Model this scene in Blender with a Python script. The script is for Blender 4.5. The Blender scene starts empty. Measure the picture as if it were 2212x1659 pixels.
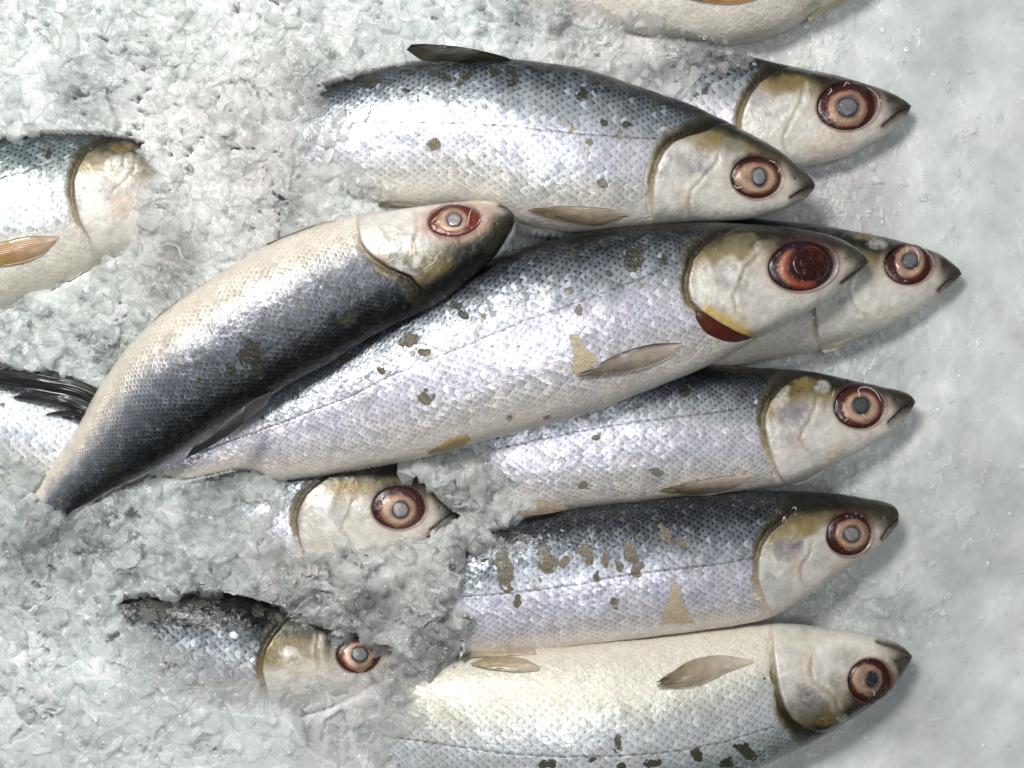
import bpy, bmesh, math
import numpy as np

rng = np.random.default_rng(7)
K = 0.0003            # metres per layout unit on the ice plane
H = 1.0               # camera height above the ice plane
CX, CY = 1106.0, 829.5
W_, H_ = 2212.0, 1659.0

scene = bpy.context.scene
COL = scene.collection

# ------------------------------------------------------------------ numpy helpers
def hash2(ix, iy, seed):
    n = (ix.astype(np.int64) * 374761393 + iy.astype(np.int64) * 668265263 + seed * 974634777) & 0x7fffffff
    n = ((n ^ (n >> 13)) * 1274126177) & 0x7fffffff
    n = ((n ^ (n >> 16)) * 668265263) & 0x7fffffff
    return ((n ^ (n >> 15)) & 0xffffff) / float(0xffffff)

def vnoise(x, y, seed=0):
    ix = np.floor(x); iy = np.floor(y)
    fx = x - ix; fy = y - iy
    fx = fx * fx * (3 - 2 * fx); fy = fy * fy * (3 - 2 * fy)
    a = hash2(ix, iy, seed); b = hash2(ix + 1, iy, seed)
    c = hash2(ix, iy + 1, seed); d = hash2(ix + 1, iy + 1, seed)
    return (a + (b - a) * fx) * (1 - fy) + (c + (d - c) * fx) * fy

def fbm(x, y, seed=0, octv=4):
    s = 0; a = 0.5; t = 0
    for o in range(octv):
        s = s + a * vnoise(x * 2 ** o + 17.3 * o, y * 2 ** o - 9.1 * o, seed + o * 11)
        t += a; a *= 0.5
    return s / t

def sstep(a, b, x):
    t = np.clip((x - a) / (b - a), 0, 1)
    return t * t * (3 - 2 * t)

def spline(pts, n):
    """Catmull-Rom through pts, resampled evenly by arc length."""
    p = np.asarray(pts, float)
    p = np.vstack([2 * p[0] - p[1], p, 2 * p[-1] - p[-2]])
    out = []
    for i in range(1, len(p) - 2):
        t = np.linspace(0, 1, 40, endpoint=False)[:, None]
        p0, p1, p2, p3 = p[i - 1], p[i], p[i + 1], p[i + 2]
        out.append(0.5 * (2 * p1 + (p2 - p0) * t + (2 * p0 - 5 * p1 + 4 * p2 - p3) * t ** 2
                          + (3 * p1 - p0 - 3 * p2 + p3) * t ** 3))
    out.append(p[-2][None])
    q = np.vstack(out)
    d = np.r_[0, np.cumsum(np.hypot(*np.diff(q, axis=0).T))]
    s = np.linspace(0, d[-1], n)
    return np.c_[np.interp(s, d, q[:, 0]), np.interp(s, d, q[:, 1])], d[-1]

def linedist(x, y, pts):
    """distance to polyline, signed by side (positive to the right of travel in image coords), and arc fraction"""
    p = np.asarray(pts, float)
    best = np.full(x.shape, 1e9); sg = np.zeros(x.shape); fr = np.zeros(x.shape)
    L = np.r_[0, np.cumsum(np.hypot(*np.diff(p, axis=0).T))]
    for i in range(len(p) - 1):
        a, b = p[i], p[i + 1]
        dx, dy = b - a
        ll = dx * dx + dy * dy + 1e-9
        tr = ((x - a[0]) * dx + (y - a[1]) * dy) / ll
        t = np.clip(tr, 0, 1)
        ex = x - a[0] - t * dx; ey = y - a[1] - t * dy
        d = np.hypot(ex, ey)
        m = d < best - 1e-6
        best = np.where(m, d, best)
        cr = dx * (y - a[1]) - dy * (x - a[0])
        sg = np.where(m, np.sign(cr), sg)
        fr = np.where(m, (L[i] + t * (L[i + 1] - L[i])) / L[-1], fr)
    return best, sg, fr

def polysd(x, y, poly):
    """signed distance to a polygon, positive inside"""
    p = np.asarray(poly, float)
    d, _, _ = linedist(x, y, np.vstack([p, p[:1]]))
    ins = np.zeros(x.shape, bool)
    j = len(p) - 1
    for i in range(len(p)):
        xi, yi = p[i]; xj, yj = p[j]
        c = ((yi > y) != (yj > y)) & (x < (xj - xi) * (y - yi) / (yj - yi + 1e-12) + xi)
        ins ^= c
        j = i
    return np.where(ins, d, -d)

def place(px, py, z):
    f = K * (H - z) / H
    return np.stack([(px - CX) * f, -(py - CY) * f, z + 0 * px], -1)

def seen(v):
    f = K * (H - v[..., 2]) / H
    return v[..., 0] / f + CX, -v[..., 1] / f + CY

def grid_faces(nu, nv, wrap=False):
    i = np.arange(nu - 1)[:, None]; j = np.arange(nv if wrap else nv - 1)[None]
    a = i * nv + j; b = i * nv + (j + 1) % nv
    return np.stack([a, b, b + nv, a + nv], -1).reshape(-1, 4)

def mk(name, verts, quads, mat, parent=None, loc=(0, 0, 0), attrs=None, uv=None, smooth=True, tris=None):
    me = bpy.data.meshes.new(name)
    v = np.asarray(verts, np.float64).reshape(-1, 3) - np.asarray(loc, float)
    me.vertices.add(len(v)); me.vertices.foreach_set('co', v.astype(np.float32).ravel())
    loops = []; starts = []; tot = []
    if quads is not None and len(quads):
        loops.append(np.asarray(quads).ravel()); tot.append(np.full(len(quads), 4))
    if tris is not None and len(tris):
        loops.append(np.asarray(tris).ravel()); tot.append(np.full(len(tris), 3))
    lp = np.concatenate(loops).astype(np.int32); tt = np.concatenate(tot).astype(np.int32)
    st = np.r_[0, np.cumsum(tt)[:-1]].astype(np.int32)
    me.loops.add(len(lp)); me.loops.foreach_set('vertex_index', lp)
    me.polygons.add(len(tt)); me.polygons.foreach_set('loop_start', st)
    try:
        me.polygons.foreach_set('loop_total', tt)
    except Exception:
        pass
    me.update(calc_edges=True)
    me.polygons.foreach_set('use_smooth', np.full(len(tt), smooth))
    for k, a in (attrs or {}).items():
        a = np.asarray(a, np.float32)
        if a.ndim == 2:
            at = me.attributes.new(k, 'FLOAT_COLOR', 'POINT')
            c = np.ones((len(v), 4), np.float32); c[:, :3] = a
            at.data.foreach_set('color', c.ravel())
        else:
            at = me.attributes.new(k, 'FLOAT', 'POINT')
            at.data.foreach_set('value', a.ravel())
    if uv is not None:
        at = me.attributes.new('grain', 'FLOAT_VECTOR', 'POINT')
        g = np.zeros((len(v), 3), np.float32); g[:, :2] = uv
        at.data.foreach_set('vector', g.ravel())
    me.materials.append(mat)
    me.validate()
    ob = bpy.data.objects.new(name, me)
    COL.objects.link(ob)
    if parent is not None:
        ob.parent = parent
    else:
        ob.location = loc
    return ob

# ------------------------------------------------------------------ node helpers
class G:
    def __init__(s, nt): s.nt = nt
    def val(s, v, sock):
        if isinstance(v, S): s.nt.links.new(v.o, sock)
        else: sock.default_value = v
    def math(s, op, a, b=None, c=None):
        n = s.nt.nodes.new('ShaderNodeMath'); n.operation = op
        s.val(a, n.inputs[0])
        if b is not None: s.val(b, n.inputs[1])
        if c is not None: s.val(c, n.inputs[2])
        return S(s, n.outputs[0])
    def attr(s, name, out='Fac'):
        n = s.nt.nodes.new('ShaderNodeAttribute'); n.attribute_name = name
        return S(s, n.outputs[out])
    def mix(s, f, a, b, kind='RGBA', blend='MIX'):
        n = s.nt.nodes.new('ShaderNodeMix'); n.data_type = kind
        if kind == 'RGBA':
            n.blend_type = blend
            s.val(f, n.inputs[0]); A, B, o = n.inputs[6], n.inputs[7], n.outputs[2]
        else:
            s.val(f, n.inputs[0]); A, B, o = n.inputs[2], n.inputs[3], n.outputs[0]
        for v, k in ((a, A), (b, B)):
            if isinstance(v, tuple): v = (*v, 1)
            s.val(v, k)
        return S(s, o)
    def noise(s, vec, scale, detail=3, rough=0.5, dist=0.0, out='Fac'):
        n = s.nt.nodes.new('ShaderNodeTexNoise')
        if vec is not None: s.val(vec, n.inputs['Vector'])
        n.inputs['Scale'].default_value = scale; n.inputs['Detail'].default_value = detail
        n.inputs['Roughness'].default_value = rough; n.inputs['Distortion'].default_value = dist
        return S(s, n.outputs[out])
    def voronoi(s, vec, scale, feature='F1', out='Distance'):
        n = s.nt.nodes.new('ShaderNodeTexVoronoi'); n.feature = feature
        if vec is not None: s.val(vec, n.inputs['Vector'])
        n.inputs['Scale'].default_value = scale
        return S(s, n.outputs[out])
    def white(s, vec):
        n = s.nt.nodes.new('ShaderNodeTexWhiteNoise'); n.noise_dimensions = '3D'
        s.val(vec, n.inputs['Vector'])
        return S(s, n.outputs['Value']), S(s, n.outputs['Color'])
    def comb(s, x, y, z=0.0):
        n = s.nt.nodes.new('ShaderNodeCombineXYZ')
        s.val(x, n.inputs[0]); s.val(y, n.inputs[1]); s.val(z, n.inputs[2])
        return S(s, n.outputs[0])
    def sep(s, v):
        n = s.nt.nodes.new('ShaderNodeSeparateXYZ'); s.val(v, n.inputs[0])
        return [S(s, o) for o in n.outputs]
    def ss(s, v, a, b):
        n = s.nt.nodes.new('ShaderNodeMapRange'); n.interpolation_type = 'SMOOTHSTEP'
        s.val(v, n.inputs[0]); n.inputs[1].default_value = a; n.inputs[2].default_value = b
        return S(s, n.outputs[0])
    def bump(s, h, strength, dist, normal=None):
        n = s.nt.nodes.new('ShaderNodeBump')
        s.val(h, n.inputs['Height']); s.val(strength, n.inputs['Strength']); n.inputs['Distance'].default_value = dist
        if normal is not None: s.val(normal, n.inputs['Normal'])
        return S(s, n.outputs[0])
    def coord(s):
        return S(s, s.nt.nodes.new('ShaderNodeTexCoord').outputs['Object'])

class S:
    def __init__(s, g, o): s.g, s.o = g, o
    def __add__(s, b): return s.g.math('ADD', s, b)
    def __radd__(s, b): return s.g.math('ADD', b, s)
    def __sub__(s, b): return s.g.math('SUBTRACT', s, b)
    def __rsub__(s, b): return s.g.math('SUBTRACT', b, s)
    def __mul__(s, b): return s.g.math('MULTIPLY', s, b)
    __rmul__ = __mul__

def new_mat(name):
    m = bpy.data.materials.new(name); m.use_nodes = True
    nt = m.node_tree
    b = nt.nodes['Principled BSDF']
    return m, G(nt), b, nt

def skin_material():
    m, g, b, nt = new_mat('fish_skin')
    uv = g.attr('grain', 'Vector'); x, y, _ = g.sep(uv)
    # gentle wander so that rows are not ruled lines
    wob = g.noise(uv, 0.35, 2, out='Color'); wx, wy, _w = g.sep(wob)
    wob2 = g.noise(uv, 1.1, 1, out='Color'); vx, vy, _v = g.sep(wob2)
    x = x + (wx - 0.5) * 1.0 + (vx - 0.5) * 0.16; y = y + (wy - 0.5) * 1.0 + (vy - 0.5) * 0.16
    R2 = 0.34
    def lattice(xx, yy):
        r = g.math('ROUND', yy); yl = yy - r
        e = g.math('SQRT', R2 - yl * yl)
        i = g.math('CEIL', xx - e)
        return i, r, yl, i + e - xx
    iA, rA, ylA, dA = lattice(x, y)
    iB, rB, ylB, dB = lattice(x - 0.5, y - 0.5)
    cB = iB + 0.5
    sel = g.math('LESS_THAN', cB, iA)
    f = lambda a, c: g.mix(sel, a, c, 'FLOAT')
    c = f(iA, cB); r = f(rA, rB + 0.5); yl = f(ylA, ylB); d = f(dA, dB)
    idv = g.comb(c, r, 3.7)
    rnd, rc = g.white(idv)
    r1, r2, r3 = g.sep(rc)
    scale = g.attr('scale'); patch = g.attr('patch'); dors = g.attr('dorsal'); silver = g.attr('silver')
    # scales shed one whole scale at a time
    shed = g.ss(patch + (rnd - 0.5) * 0.85, 0.46, 0.54)
    cover = scale * (1.0 - shed)
    col = g.attr('Col', 'Color'); skin = g.attr('Skin', 'Color')
    edge = 1.0 - g.ss(d, 0.03, 0.14)            # thin line at the free edge of each scale
    rear = g.ss(d, 0.30, 0.56)  # shadow crease under the overlapping scale, put into the colour
    tone = 0.84 + rnd * (0.20 + dors * 0.7) + g.ss(r3, 0.86, 1.0) * (0.25 + dors * 1.5)  # random scales brightened in colour as painted sparkles
    tone = tone * (1.0 - rear * (0.33 + dors * 0.50)) * (1.0 + edge * (0.30 - dors * 0.10 + g.attr('net') * (0.1 + g.ss(g.noise(uv, 0.30, 3), 0.40, 0.68) * 2.2)))  # net lines vary in strength as painted glints
    colv = g.nt.nodes.new('ShaderNodeVectorMath'); colv.operation = 'SCALE'
    nt.links.new(col.o, colv.inputs[0]); g.val(tone, colv.inputs['Scale'])
    base = g.mix(cover, skin, S(g, colv.outputs[0]))
    pos = g.coord()
    blot = g.noise(pos, 55, 4, 0.6)
    mott = g.noise(pos, 170, 5, 0.7)
    base = g.mix((1.0 - cover) * 0.30, base, g.mix(g.ss(mott, 0.32, 0.68), g.mix(1.0, base, (0.62, 0.58, 0.54), 'RGBA', 'MULTIPLY'), g.mix(1.0, base, (1.22, 1.22, 1.20), 'RGBA', 'MULTIPLY')))
    base = g.mix(g.ss(blot, 0.35, 0.75) * 0.10, base, g.mix(1.0, base, (0.80, 0.66, 0.48), 'RGBA', 'MULTIPLY'))
    nt.links.new(base.o, b.inputs['Base Color'])
    h = (1.0 - d) * 1.0 - yl * yl * 0.9 + (r1 - 0.5) * yl * 0.5 + (r2 - 0.5) * d * 0.5
    fine = g.noise(pos, 420, 4, 0.6)
    hh = h * cover + fine * (0.25 + (1.0 - cover) * 0.55)
    nrm = g.bump(hh, g.attr('relief'), 0.0011)
    nt.links.new(nrm.o, b.inputs['Normal'])
    wet = g.bump(g.noise(pos, 150, 4, 0.6, 1.5) + h * cover * 0.55, 0.40 + (1.0 - cover) * 0.35, 0.0016)
    nt.links.new(wet.o, b.inputs['Coat Normal'])
    met = silver * (0.15 + cover * 0.85)
    g.val(g.math('MINIMUM', met, 1.0), b.inputs['Metallic'])
    g.val(0.33 + (r3 - 0.5) * 0.14 - (1.0 - cover) * 0.02, b.inputs['Roughness'])
    b.inputs['Specular IOR Level'].default_value = 0.38
    b.inputs['Coat Weight'].default_value = 0.55
    b.inputs['Coat Roughness'].default_value = 0.07
    b.inputs['Coat IOR'].default_value = 1.38
    b.inputs['Subsurface Weight'].default_value = 0.12
    b.inputs['Subsurface Radius'].default_value = (0.006, 0.004, 0.003)
    b.inputs['Subsurface Scale'].default_value = 0.5
    return m

def eye_material():
    m, g, b, nt = new_mat('fish_eye')
    pos = g.coord()
    col = g.attr('Col', 'Color')
    n = g.noise(pos, 260, 4, 0.6)
    base = g.mix(g.ss(n, 0.3, 0.8) * 0.35, col, g.mix(1.0, col, (0.55, 0.42, 0.36), 'RGBA', 'MULTIPLY'))
    nt.links.new(base.o, b.inputs['Base Color'])
    b.inputs['Roughness'].default_value = 0.38
    b.inputs['Metallic'].default_value = 0.12
    b.inputs['Coat Weight'].default_value = 1.0
    b.inputs['Coat Roughness'].default_value = 0.04
    w = g.bump(g.noise(pos, 170, 3, 0.5, 1.8), 0.9, 0.0015)
    nt.links.new(w.o, b.inputs['Coat Normal'])
    return m

def fin_material():
    m, g, b, nt = new_mat('fish_fin')
    uv = g.attr('grain', 'Vector'); u, v, _ = g.sep(uv)
    pos = g.coord()
    wob = g.noise(pos, 60, 2)
    ray = g.math('SINE', (v + wob * 0.05) * 75.0) * 0.5 + 0.5
    col = g.attr('Col', 'Color')
    base = g.mix(ray * 0.22, col, g.mix(1.0, col, (0.5, 0.46, 0.42), 'RGBA', 'MULTIPLY'))
    base = g.mix(g.ss(g.noise(pos, 140, 4), 0.4, 0.8) * 0.3, base, g.mix(1.0, base, (1.5, 1.4, 1.25), 'RGBA', 'MULTIPLY'))
    nt.links.new(base.o, b.inputs['Base Color'])
    b.inputs['Roughness'].default_value = 0.3
    b.inputs['Coat Weight'].default_value = 0.4
    b.inputs['Coat Roughness'].default_value = 0.15
    nt.links.new(g.bump(ray, 0.35, 0.0005).o, b.inputs['Normal'])
    tr = nt.nodes.new('ShaderNodeBsdfTransparent'); mx = nt.nodes.new('ShaderNodeMixShader')
    fac = g.attr('sheer') * (0.35 + g.noise(pos, 110, 3) * 0.8) * (1.0 - ray * 0.35)
    nt.links.new(fac.o, mx.inputs[0]); nt.links.new(b.outputs[0], mx.inputs[1]); nt.links.new(tr.outputs[0], mx.inputs[2])
    nt.links.new(mx.outputs[0], nt.nodes['Material Output'].inputs['Surface'])
    return m

def ice_material(name, clear):
    m, g, b, nt = new_mat(name)
    pos = g.coord()
    col = g.attr('Col', 'Color')
    n1 = g.noise(pos, 60, 5, 0.6)
    colr = g.mix(g.ss(n1, 0.35, 0.7) * 0.5, col, g.mix(1.0, col, (0.80, 0.81, 0.82), 'RGBA', 'MULTIPLY'))
    nt.links.new(colr.o, b.inputs['Base Color'])
    b.inputs['Roughness'].default_value = 0.28
    b.inputs['IOR'].default_value = 1.31
    b.inputs['Subsurface Weight'].default_value = 0.9
    b.inputs['Subsurface Radius'].default_value = (0.010, 0.012, 0.0115)
    b.inputs['Subsurface Scale'].default_value = 0.9
    b.inputs['Coat Weight'].default_value = 0.35
    b.inputs['Coat Roughness'].default_value = 0.07
    b.inputs['Coat IOR'].default_value = 1.33
    hn = g.noise(pos, 150, 4, 0.6)
    rgh = g.attr('rough')
    nt.links.new(g.bump(hn + g.noise(pos, 480, 2) * 0.35, 0.12 + rgh * 0.16, 0.0014).o, b.inputs['Normal'])
    nt.links.new(g.bump(g.noise(pos, 420, 4, 0.7), 0.7 + rgh * 0.3, 0.0014).o, b.inputs['Coat Normal'])
    out = nt.nodes['Material Output']
    if True:
        gl = nt.nodes.new('ShaderNodeBsdfTransparent'); gl.inputs['Color'].default_value = (0.96, 0.97, 0.97, 1)
    mx = nt.nodes.new('ShaderNodeMixShader')
    th = g.attr('thin')
    fac = g.math('MINIMUM', th * (0.70 + g.noise(pos, 70, 3) * 0.6), 1.0)
    if clear:       # clear in the middle, whiter and glossier towards the broken edges
        lw = nt.nodes.new('ShaderNodeLayerWeight'); lw.inputs['Blend'].default_value = 0.45
        fac = fac * (1.0 - S(g, lw.outputs['Facing']) * 0.75)
    nt.links.new(fac.o, mx.inputs[0])
    nt.links.new(b.outputs[0], mx.inputs[1]); nt.links.new(gl.outputs[0], mx.inputs[2])
    nt.links.new(mx.outputs[0], out.inputs['Surface'])
    return m

def chip_material():
    m, g, b, nt = new_mat('clear_ice')
    nt.nodes.remove(b)
    N = nt.nodes.new; L = nt.links.new
    pos = g.coord(); col = g.attr('Col', 'Color'); frost = g.attr('frost')
    df = N('ShaderNodeBsdfDiffuse'); tl = N('ShaderNodeBsdfTranslucent'); tr = N('ShaderNodeBsdfTransparent'); gl = N('ShaderNodeBsdfGlossy')
    L(col.o, df.inputs[0]); L(col.o, tl.inputs[0]); tr.inputs[0].default_value = (0.97, 0.985, 0.98, 1); gl.inputs['Roughness'].default_value = 0.08
    nrm = g.bump(g.noise(pos, 300, 3, 0.6), 0.6, 0.0012)
    L(nrm.o, gl.inputs['Normal'])
    haze = N('ShaderNodeMixShader'); haze.inputs[0].default_value = 0.5
    L(df.outputs[0], haze.inputs[1]); L(tl.outputs[0], haze.inputs[2])
    lw = N('ShaderNodeLayerWeight'); lw.inputs['Blend'].default_value = 0.35
    fac = g.math('MINIMUM', frost * (0.6 + g.noise(pos, 120, 4, 0.6) * 0.8) + g.math('POWER', S(g, lw.outputs['Facing']), 2.0) * 0.45, 1.0)
    body = N('ShaderNodeMixShader'); L(fac.o, body.inputs[0]); L(tr.outputs[0], body.inputs[1]); L(haze.outputs[0], body.inputs[2])
    fr = N('ShaderNodeFresnel'); fr.inputs['IOR'].default_value = 1.31
    top = N('ShaderNodeMixShader'); L(fr.outputs[0], top.inputs[0]); L(body.outputs[0], top.inputs[1]); L(gl.outputs[0], top.inputs[2])
    geo = N('ShaderNodeNewGeometry')
    fin_ = N('ShaderNodeMixShader'); L(geo.outputs['Backfacing'], fin_.inputs[0]); L(top.outputs[0], fin_.inputs[1]); L(tr.outputs[0], fin_.inputs[2])
    L(fin_.outputs[0], nt.nodes['Material Output'].inputs['Surface'])
    return m

M_SKIN = skin_material(); M_EYE = eye_material(); M_FIN = fin_material()
M_ICE = ice_material('ice', False); M_CHIP = chip_material()

# ------------------------------------------------------------------ fish descriptions
BELLY = (0.77, 0.725, 0.655); BELLY2 = (0.76, 0.725, 0.68); FLANK = (0.685, 0.675, 0.745)
UPPER = (0.42, 0.445, 0.475); BLUE = (0.165, 0.188, 0.210); DARK = (0.040, 0.047, 0.054)
RAMP = [(-1.0, BELLY), (-0.62, BELLY2), (-0.25, FLANK), (0.06, FLANK), (0.30, UPPER), (0.58, BLUE), (0.78, DARK), (0.90, (0.012, 0.014, 0.016)), (1.0, (0.006, 0.007, 0.008))]

FISH = []
def fish(**k): FISH.append(k)

fish(id='F1', bare=-0.35, clouds=[(1760, 20, 16, 30, (0.45,0.40,0.12), .8), (1900, -60, 60, 30, (0.6,0.56,0.4), .5)],
     label='fish cut off by the top edge, only pale belly and orange fin base showing',
     dorsal=[(820, -110), (1000, -190), (1200, -250), (1450, -290), (1650, -280), (1800, -230), (1920, -160), (1985, -105)],
     ventral=[(820, -80), (1000, -20), (1120, 30), (1250, 62), (1400, 85), (1500, 94), (1580, 96), (1650, 82), (1700, 64), (1745, 40), (1820, 0), (1900, -45), (1985, -95)],
     z=[0.028, 0.030, 0.028, 0.022], rows=29, shift=-0.1,
     gill=[(1700, -170), (1722, -60), (1736, 0), (1741, 22), (1743, 50)], preop=None, mouth=None, eye=None)
fish(id='F2', clouds=[(1712, 180, 30, 15, (0.27, 0.19, 0.07), .85), (1700, 232, 38, 26, (0.80, 0.79, 0.74), .6, -20), (1672, 250, 16, 30, (0.80, 0.79, 0.74), .5, 20), (1690, 240, 22, 8, (0.30, 0.29, 0.33), .6, -35), (1740, 205, 7, 26, (0.80, 0.79, 0.74), .5), (1790, 310, 60, 26, (0.62, 0.47, 0.38), .6, -10), (1900, 205, 30, 14, (0.08, 0.035, 0.03), .6, 25)],
     label='fish at upper right, only its head showing behind the fish with raised dorsal fin',
     dorsal=[(980, 200), (1150, 150), (1300, 128), (1450, 120), (1560, 120), (1620, 125), (1675, 137), (1750, 152), (1825, 170), (1900, 192), (1945, 212), (1968, 228)],
     ventral=[(980, 250), (1150, 310), (1300, 345), (1450, 365), (1600, 372), (1700, 366), (1780, 352), (1825, 338), (1875, 314), (1925, 284), (1955, 255), (1968, 231)],
     z=[0.012, 0.018, 0.020, 0.018], rows=16,
     gill=[(1720, 140), (1675, 157), (1640, 180), (1620, 207), (1607, 235), (1600, 262), (1600, 285), (1605, 320), (1620, 372)],
     preop=[(1736, 188), (1728, 225), (1706, 262), (1690, 300), (1704, 350)],
     mouth=[(1968, 230), (1942, 243), (1908, 272)],
     eye=dict(c=(1831, 229), r=(67, 53), rot=-4, ic=(1830, 234), ir=(45, 42), pc=(1831, 230), pr=(24, 22), pup=(0.20, 0.20, 0.225)),
     patches=[(1526, 195, 8, 13, 0), (1505, 205, 9, 9, 0)])
fish(id='F7', shift=0.12, bare=-0.5, clouds=[(1868, 512, 26, 10, (0.27, 0.19, 0.07), .7), (1895, 530, 22, 12, (0.80, 0.79, 0.74), .45), (1850, 640, 26, 34, (0.80, 0.79, 0.74), .55, -20), (1880, 690, 60, 16, (0.50,0.50,0.38), .5, -22), (1800, 700, 40, 40, (0.58,0.57,0.52), .6)],
     label='fish under the red-eyed fish, its head poking out furthest to the right',
     dorsal=[(1000, 600), (1150, 530), (1300, 490), (1450, 472), (1560, 470), (1650, 475), (1775, 488), (1850, 500), (1926, 516), (1985, 532), (2031, 551), (2066, 576), (2077, 590)],
     ventral=[(1000, 650), (1150, 740), (1300, 785), (1450, 802), (1556, 797), (1656, 781), (1776, 754), (1850, 732), (1906, 713), (1960, 684), (2006, 654), (2050, 622), (2077, 593)],
     z=[0.010, 0.014, 0.016, 0.016], rows=22,
     gill=[(1830, 500), (1790, 540), (1768, 600), (1758, 660), (1765, 715), (1778, 765)],
     preop=[(1850, 560), (1834, 625), (1842, 652), (1857, 676), (1880, 686)],
     mouth=[(2077, 592), (2050, 606), (2028, 628)],
     eye=dict(c=(1963, 571), r=(53, 44), rot=0, ic=(1966, 566), ir=(33, 38), pc=(1966, 563), pr=(18, 18), pup=(0.16, 0.17, 0.18)))
fish(id='F3', shift=-0.04, bare=-0.80, clouds=[(1532, 312, 34, 16, (0.27, 0.19, 0.07), .8, -15), (1500, 352, 44, 24, (0.30, 0.29, 0.33), .65, 10), (1522, 368, 18, 12, (0.22,0.20,0.26), .6, 30), (1452, 425, 16, 44, (0.80, 0.79, 0.74), .5), (1510, 425, 14, 42, (0.80, 0.79, 0.74), .6), (1470, 425, 14, 30, (0.62, 0.47, 0.38), .6), (1575, 315, 26, 12, (0.24,0.26,0.24), .6), (1555, 345, 8, 22, (0.80, 0.79, 0.74), .45, 20), (1600, 450, 60, 14, (0.80, 0.79, 0.74), .4, -8), (1580, 400, 18, 30, (0.42,0.40,0.36), .4)],
     label='fish at top centre with a raised dark dorsal fin on its back',
     dorsal=[(440, 320), (560, 250), (690, 195), (800, 160), (905, 134), (1000, 127), (1110, 130), (1250, 148), (1350, 178), (1475, 221), (1550, 254), (1610, 284), (1685, 327), (1730, 363), (1752, 385), (1761, 399)],
     ventral=[(440, 350), (560, 400), (690, 432), (800, 443), (900, 447), (1000, 452), (1090, 470), (1150, 490), (1250, 501), (1360, 492), (1485, 481), (1610, 474), (1685, 455), (1735, 431), (1756, 412), (1761, 402)],
     z=[0.030, 0.042, 0.052, 0.052, 0.044], rows=26, tint=(0.97, 1.0, 1.02),
     gill=[(1560, 270), (1520, 286), (1485, 295), (1455, 307), (1435, 327), (1420, 355), (1412, 387), (1410, 425), (1409, 457), (1414, 500)],
     preop=[(1556, 322), (1546, 355), (1520, 382), (1494, 410), (1487, 437), (1496, 474)],
     mouth=[(1761, 400), (1736, 411), (1708, 427)],
     lateral=[(760, 265), (860, 265), (1000, 268), (1110, 273), (1250, 288), (1360, 297), (1425, 300)],
     eye=dict(c=(1635, 384), r=(56, 46), rot=4, ic=(1636, 385), ir=(47, 37), pc=(1640, 381), pr=(16, 21), pup=(0.26, 0.27, 0.28)),
     patches=[(800, 176, 22, 12, 0), (937, 160, 14, 8, 0), (963, 166, 12, 7, 0), (1000, 172, 7, 17, 0, 45), (1016, 158, 6, 8, 0), (1069, 156, 8, 9, 0), (1104, 150, 12, 9, 0), (1110, 170, 11, 17, 0), (1257, 203, 14, 12, 0), (1287, 200, 7, 7, 0),
              (1306, 265, 9, 9, 0), (1356, 268, 9, 8, 0), (1272, 306, 8, 10, 1), (936, 312, 14, 14, 1), (1302, 396, 10, 12, 1), (1290, 170, 8, 5, 0), (880, 195, 6, 5, 0), (886, 158, 8, 7, 0)])
fish(id='F8', shift=0.05, bare=-0.92, clouds=[(1708, 836, 20, 14, (0.27, 0.19, 0.07), .7, -30), (1740, 832, 20, 14, (0.27, 0.19, 0.07), .9), (1774, 840, 16, 14, (0.80, 0.79, 0.74), .55), (1712, 893, 40, 26, (0.30, 0.29, 0.33), .9, -18), (1735, 878, 22, 16, (0.23,0.225,0.26), .6, -25), (1685, 862, 14, 26, (0.80, 0.79, 0.74), .5, 30), (1678, 960, 18, 34, (0.80, 0.79, 0.74), .6, -15), (1752, 945, 26, 20, (0.80, 0.79, 0.74), .6), (1715, 1000, 34, 12, (0.80, 0.79, 0.74), .45), (1795, 985, 22, 10, (0.50,0.38,0.14), .55, -15), (1720, 955, 22, 16, (0.62, 0.47, 0.38), .5), (1820, 960, 46, 12, (0.62, 0.47, 0.38), .4, -25)],
     label='fish directly below the blood-eyed fish, grey patch on its gill cover',
     dorsal=[(880, 920), (1000, 862), (1140, 815), (1275, 790), (1400, 782), (1500, 786), (1600, 792), (1725, 800), (1800, 812), (1875, 829), (1925, 840), (1962, 851), (1977, 866)],
     ventral=[(880, 1060), (1000, 1105), (1140, 1112), (1250, 1097), (1400, 1081), (1500, 1070), (1600, 1060), (1675, 1051), (1720, 1043), (1787, 1010), (1850, 977), (1920, 936), (1960, 898), (1977, 870)],
     z=[0.018, 0.024, 0.028, 0.026, 0.022], rows=28, tint=(1.0, 1.0, 1.03),
     gill=[(1760, 806), (1717, 820), (1687, 840), (1662, 870), (1651, 900), (1651, 925), (1660, 962), (1672, 1000), (1682, 1022), (1698, 1052)],
     preop=[(1762, 850), (1760, 880), (1742, 918), (1726, 945), (1742, 970), (1762, 990)],
     mouth=[(1977, 868), (1950, 884), (1920, 912)],
     lateral=[(1060, 972), (1140, 955), (1275, 927), (1360, 913), (1453, 902), (1560, 889), (1640, 876)],
     eye=dict(c=(1857, 879), r=(56, 47), rot=4, ic=(1861, 880), ir=(42, 37), pc=(1860, 875), pr=(19, 19), pup=(0.075, 0.08, 0.09)),
     patches=[(1476, 846, 12, 18, 0, -30), (1603, 850, 12, 16, 0, 40), (1287, 947, 7, 7, 1), (1260, 1050, 12, 9, 1), (1500, 825, 16, 8, 0), (1420, 1020, 14, 9, 1)])
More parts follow.
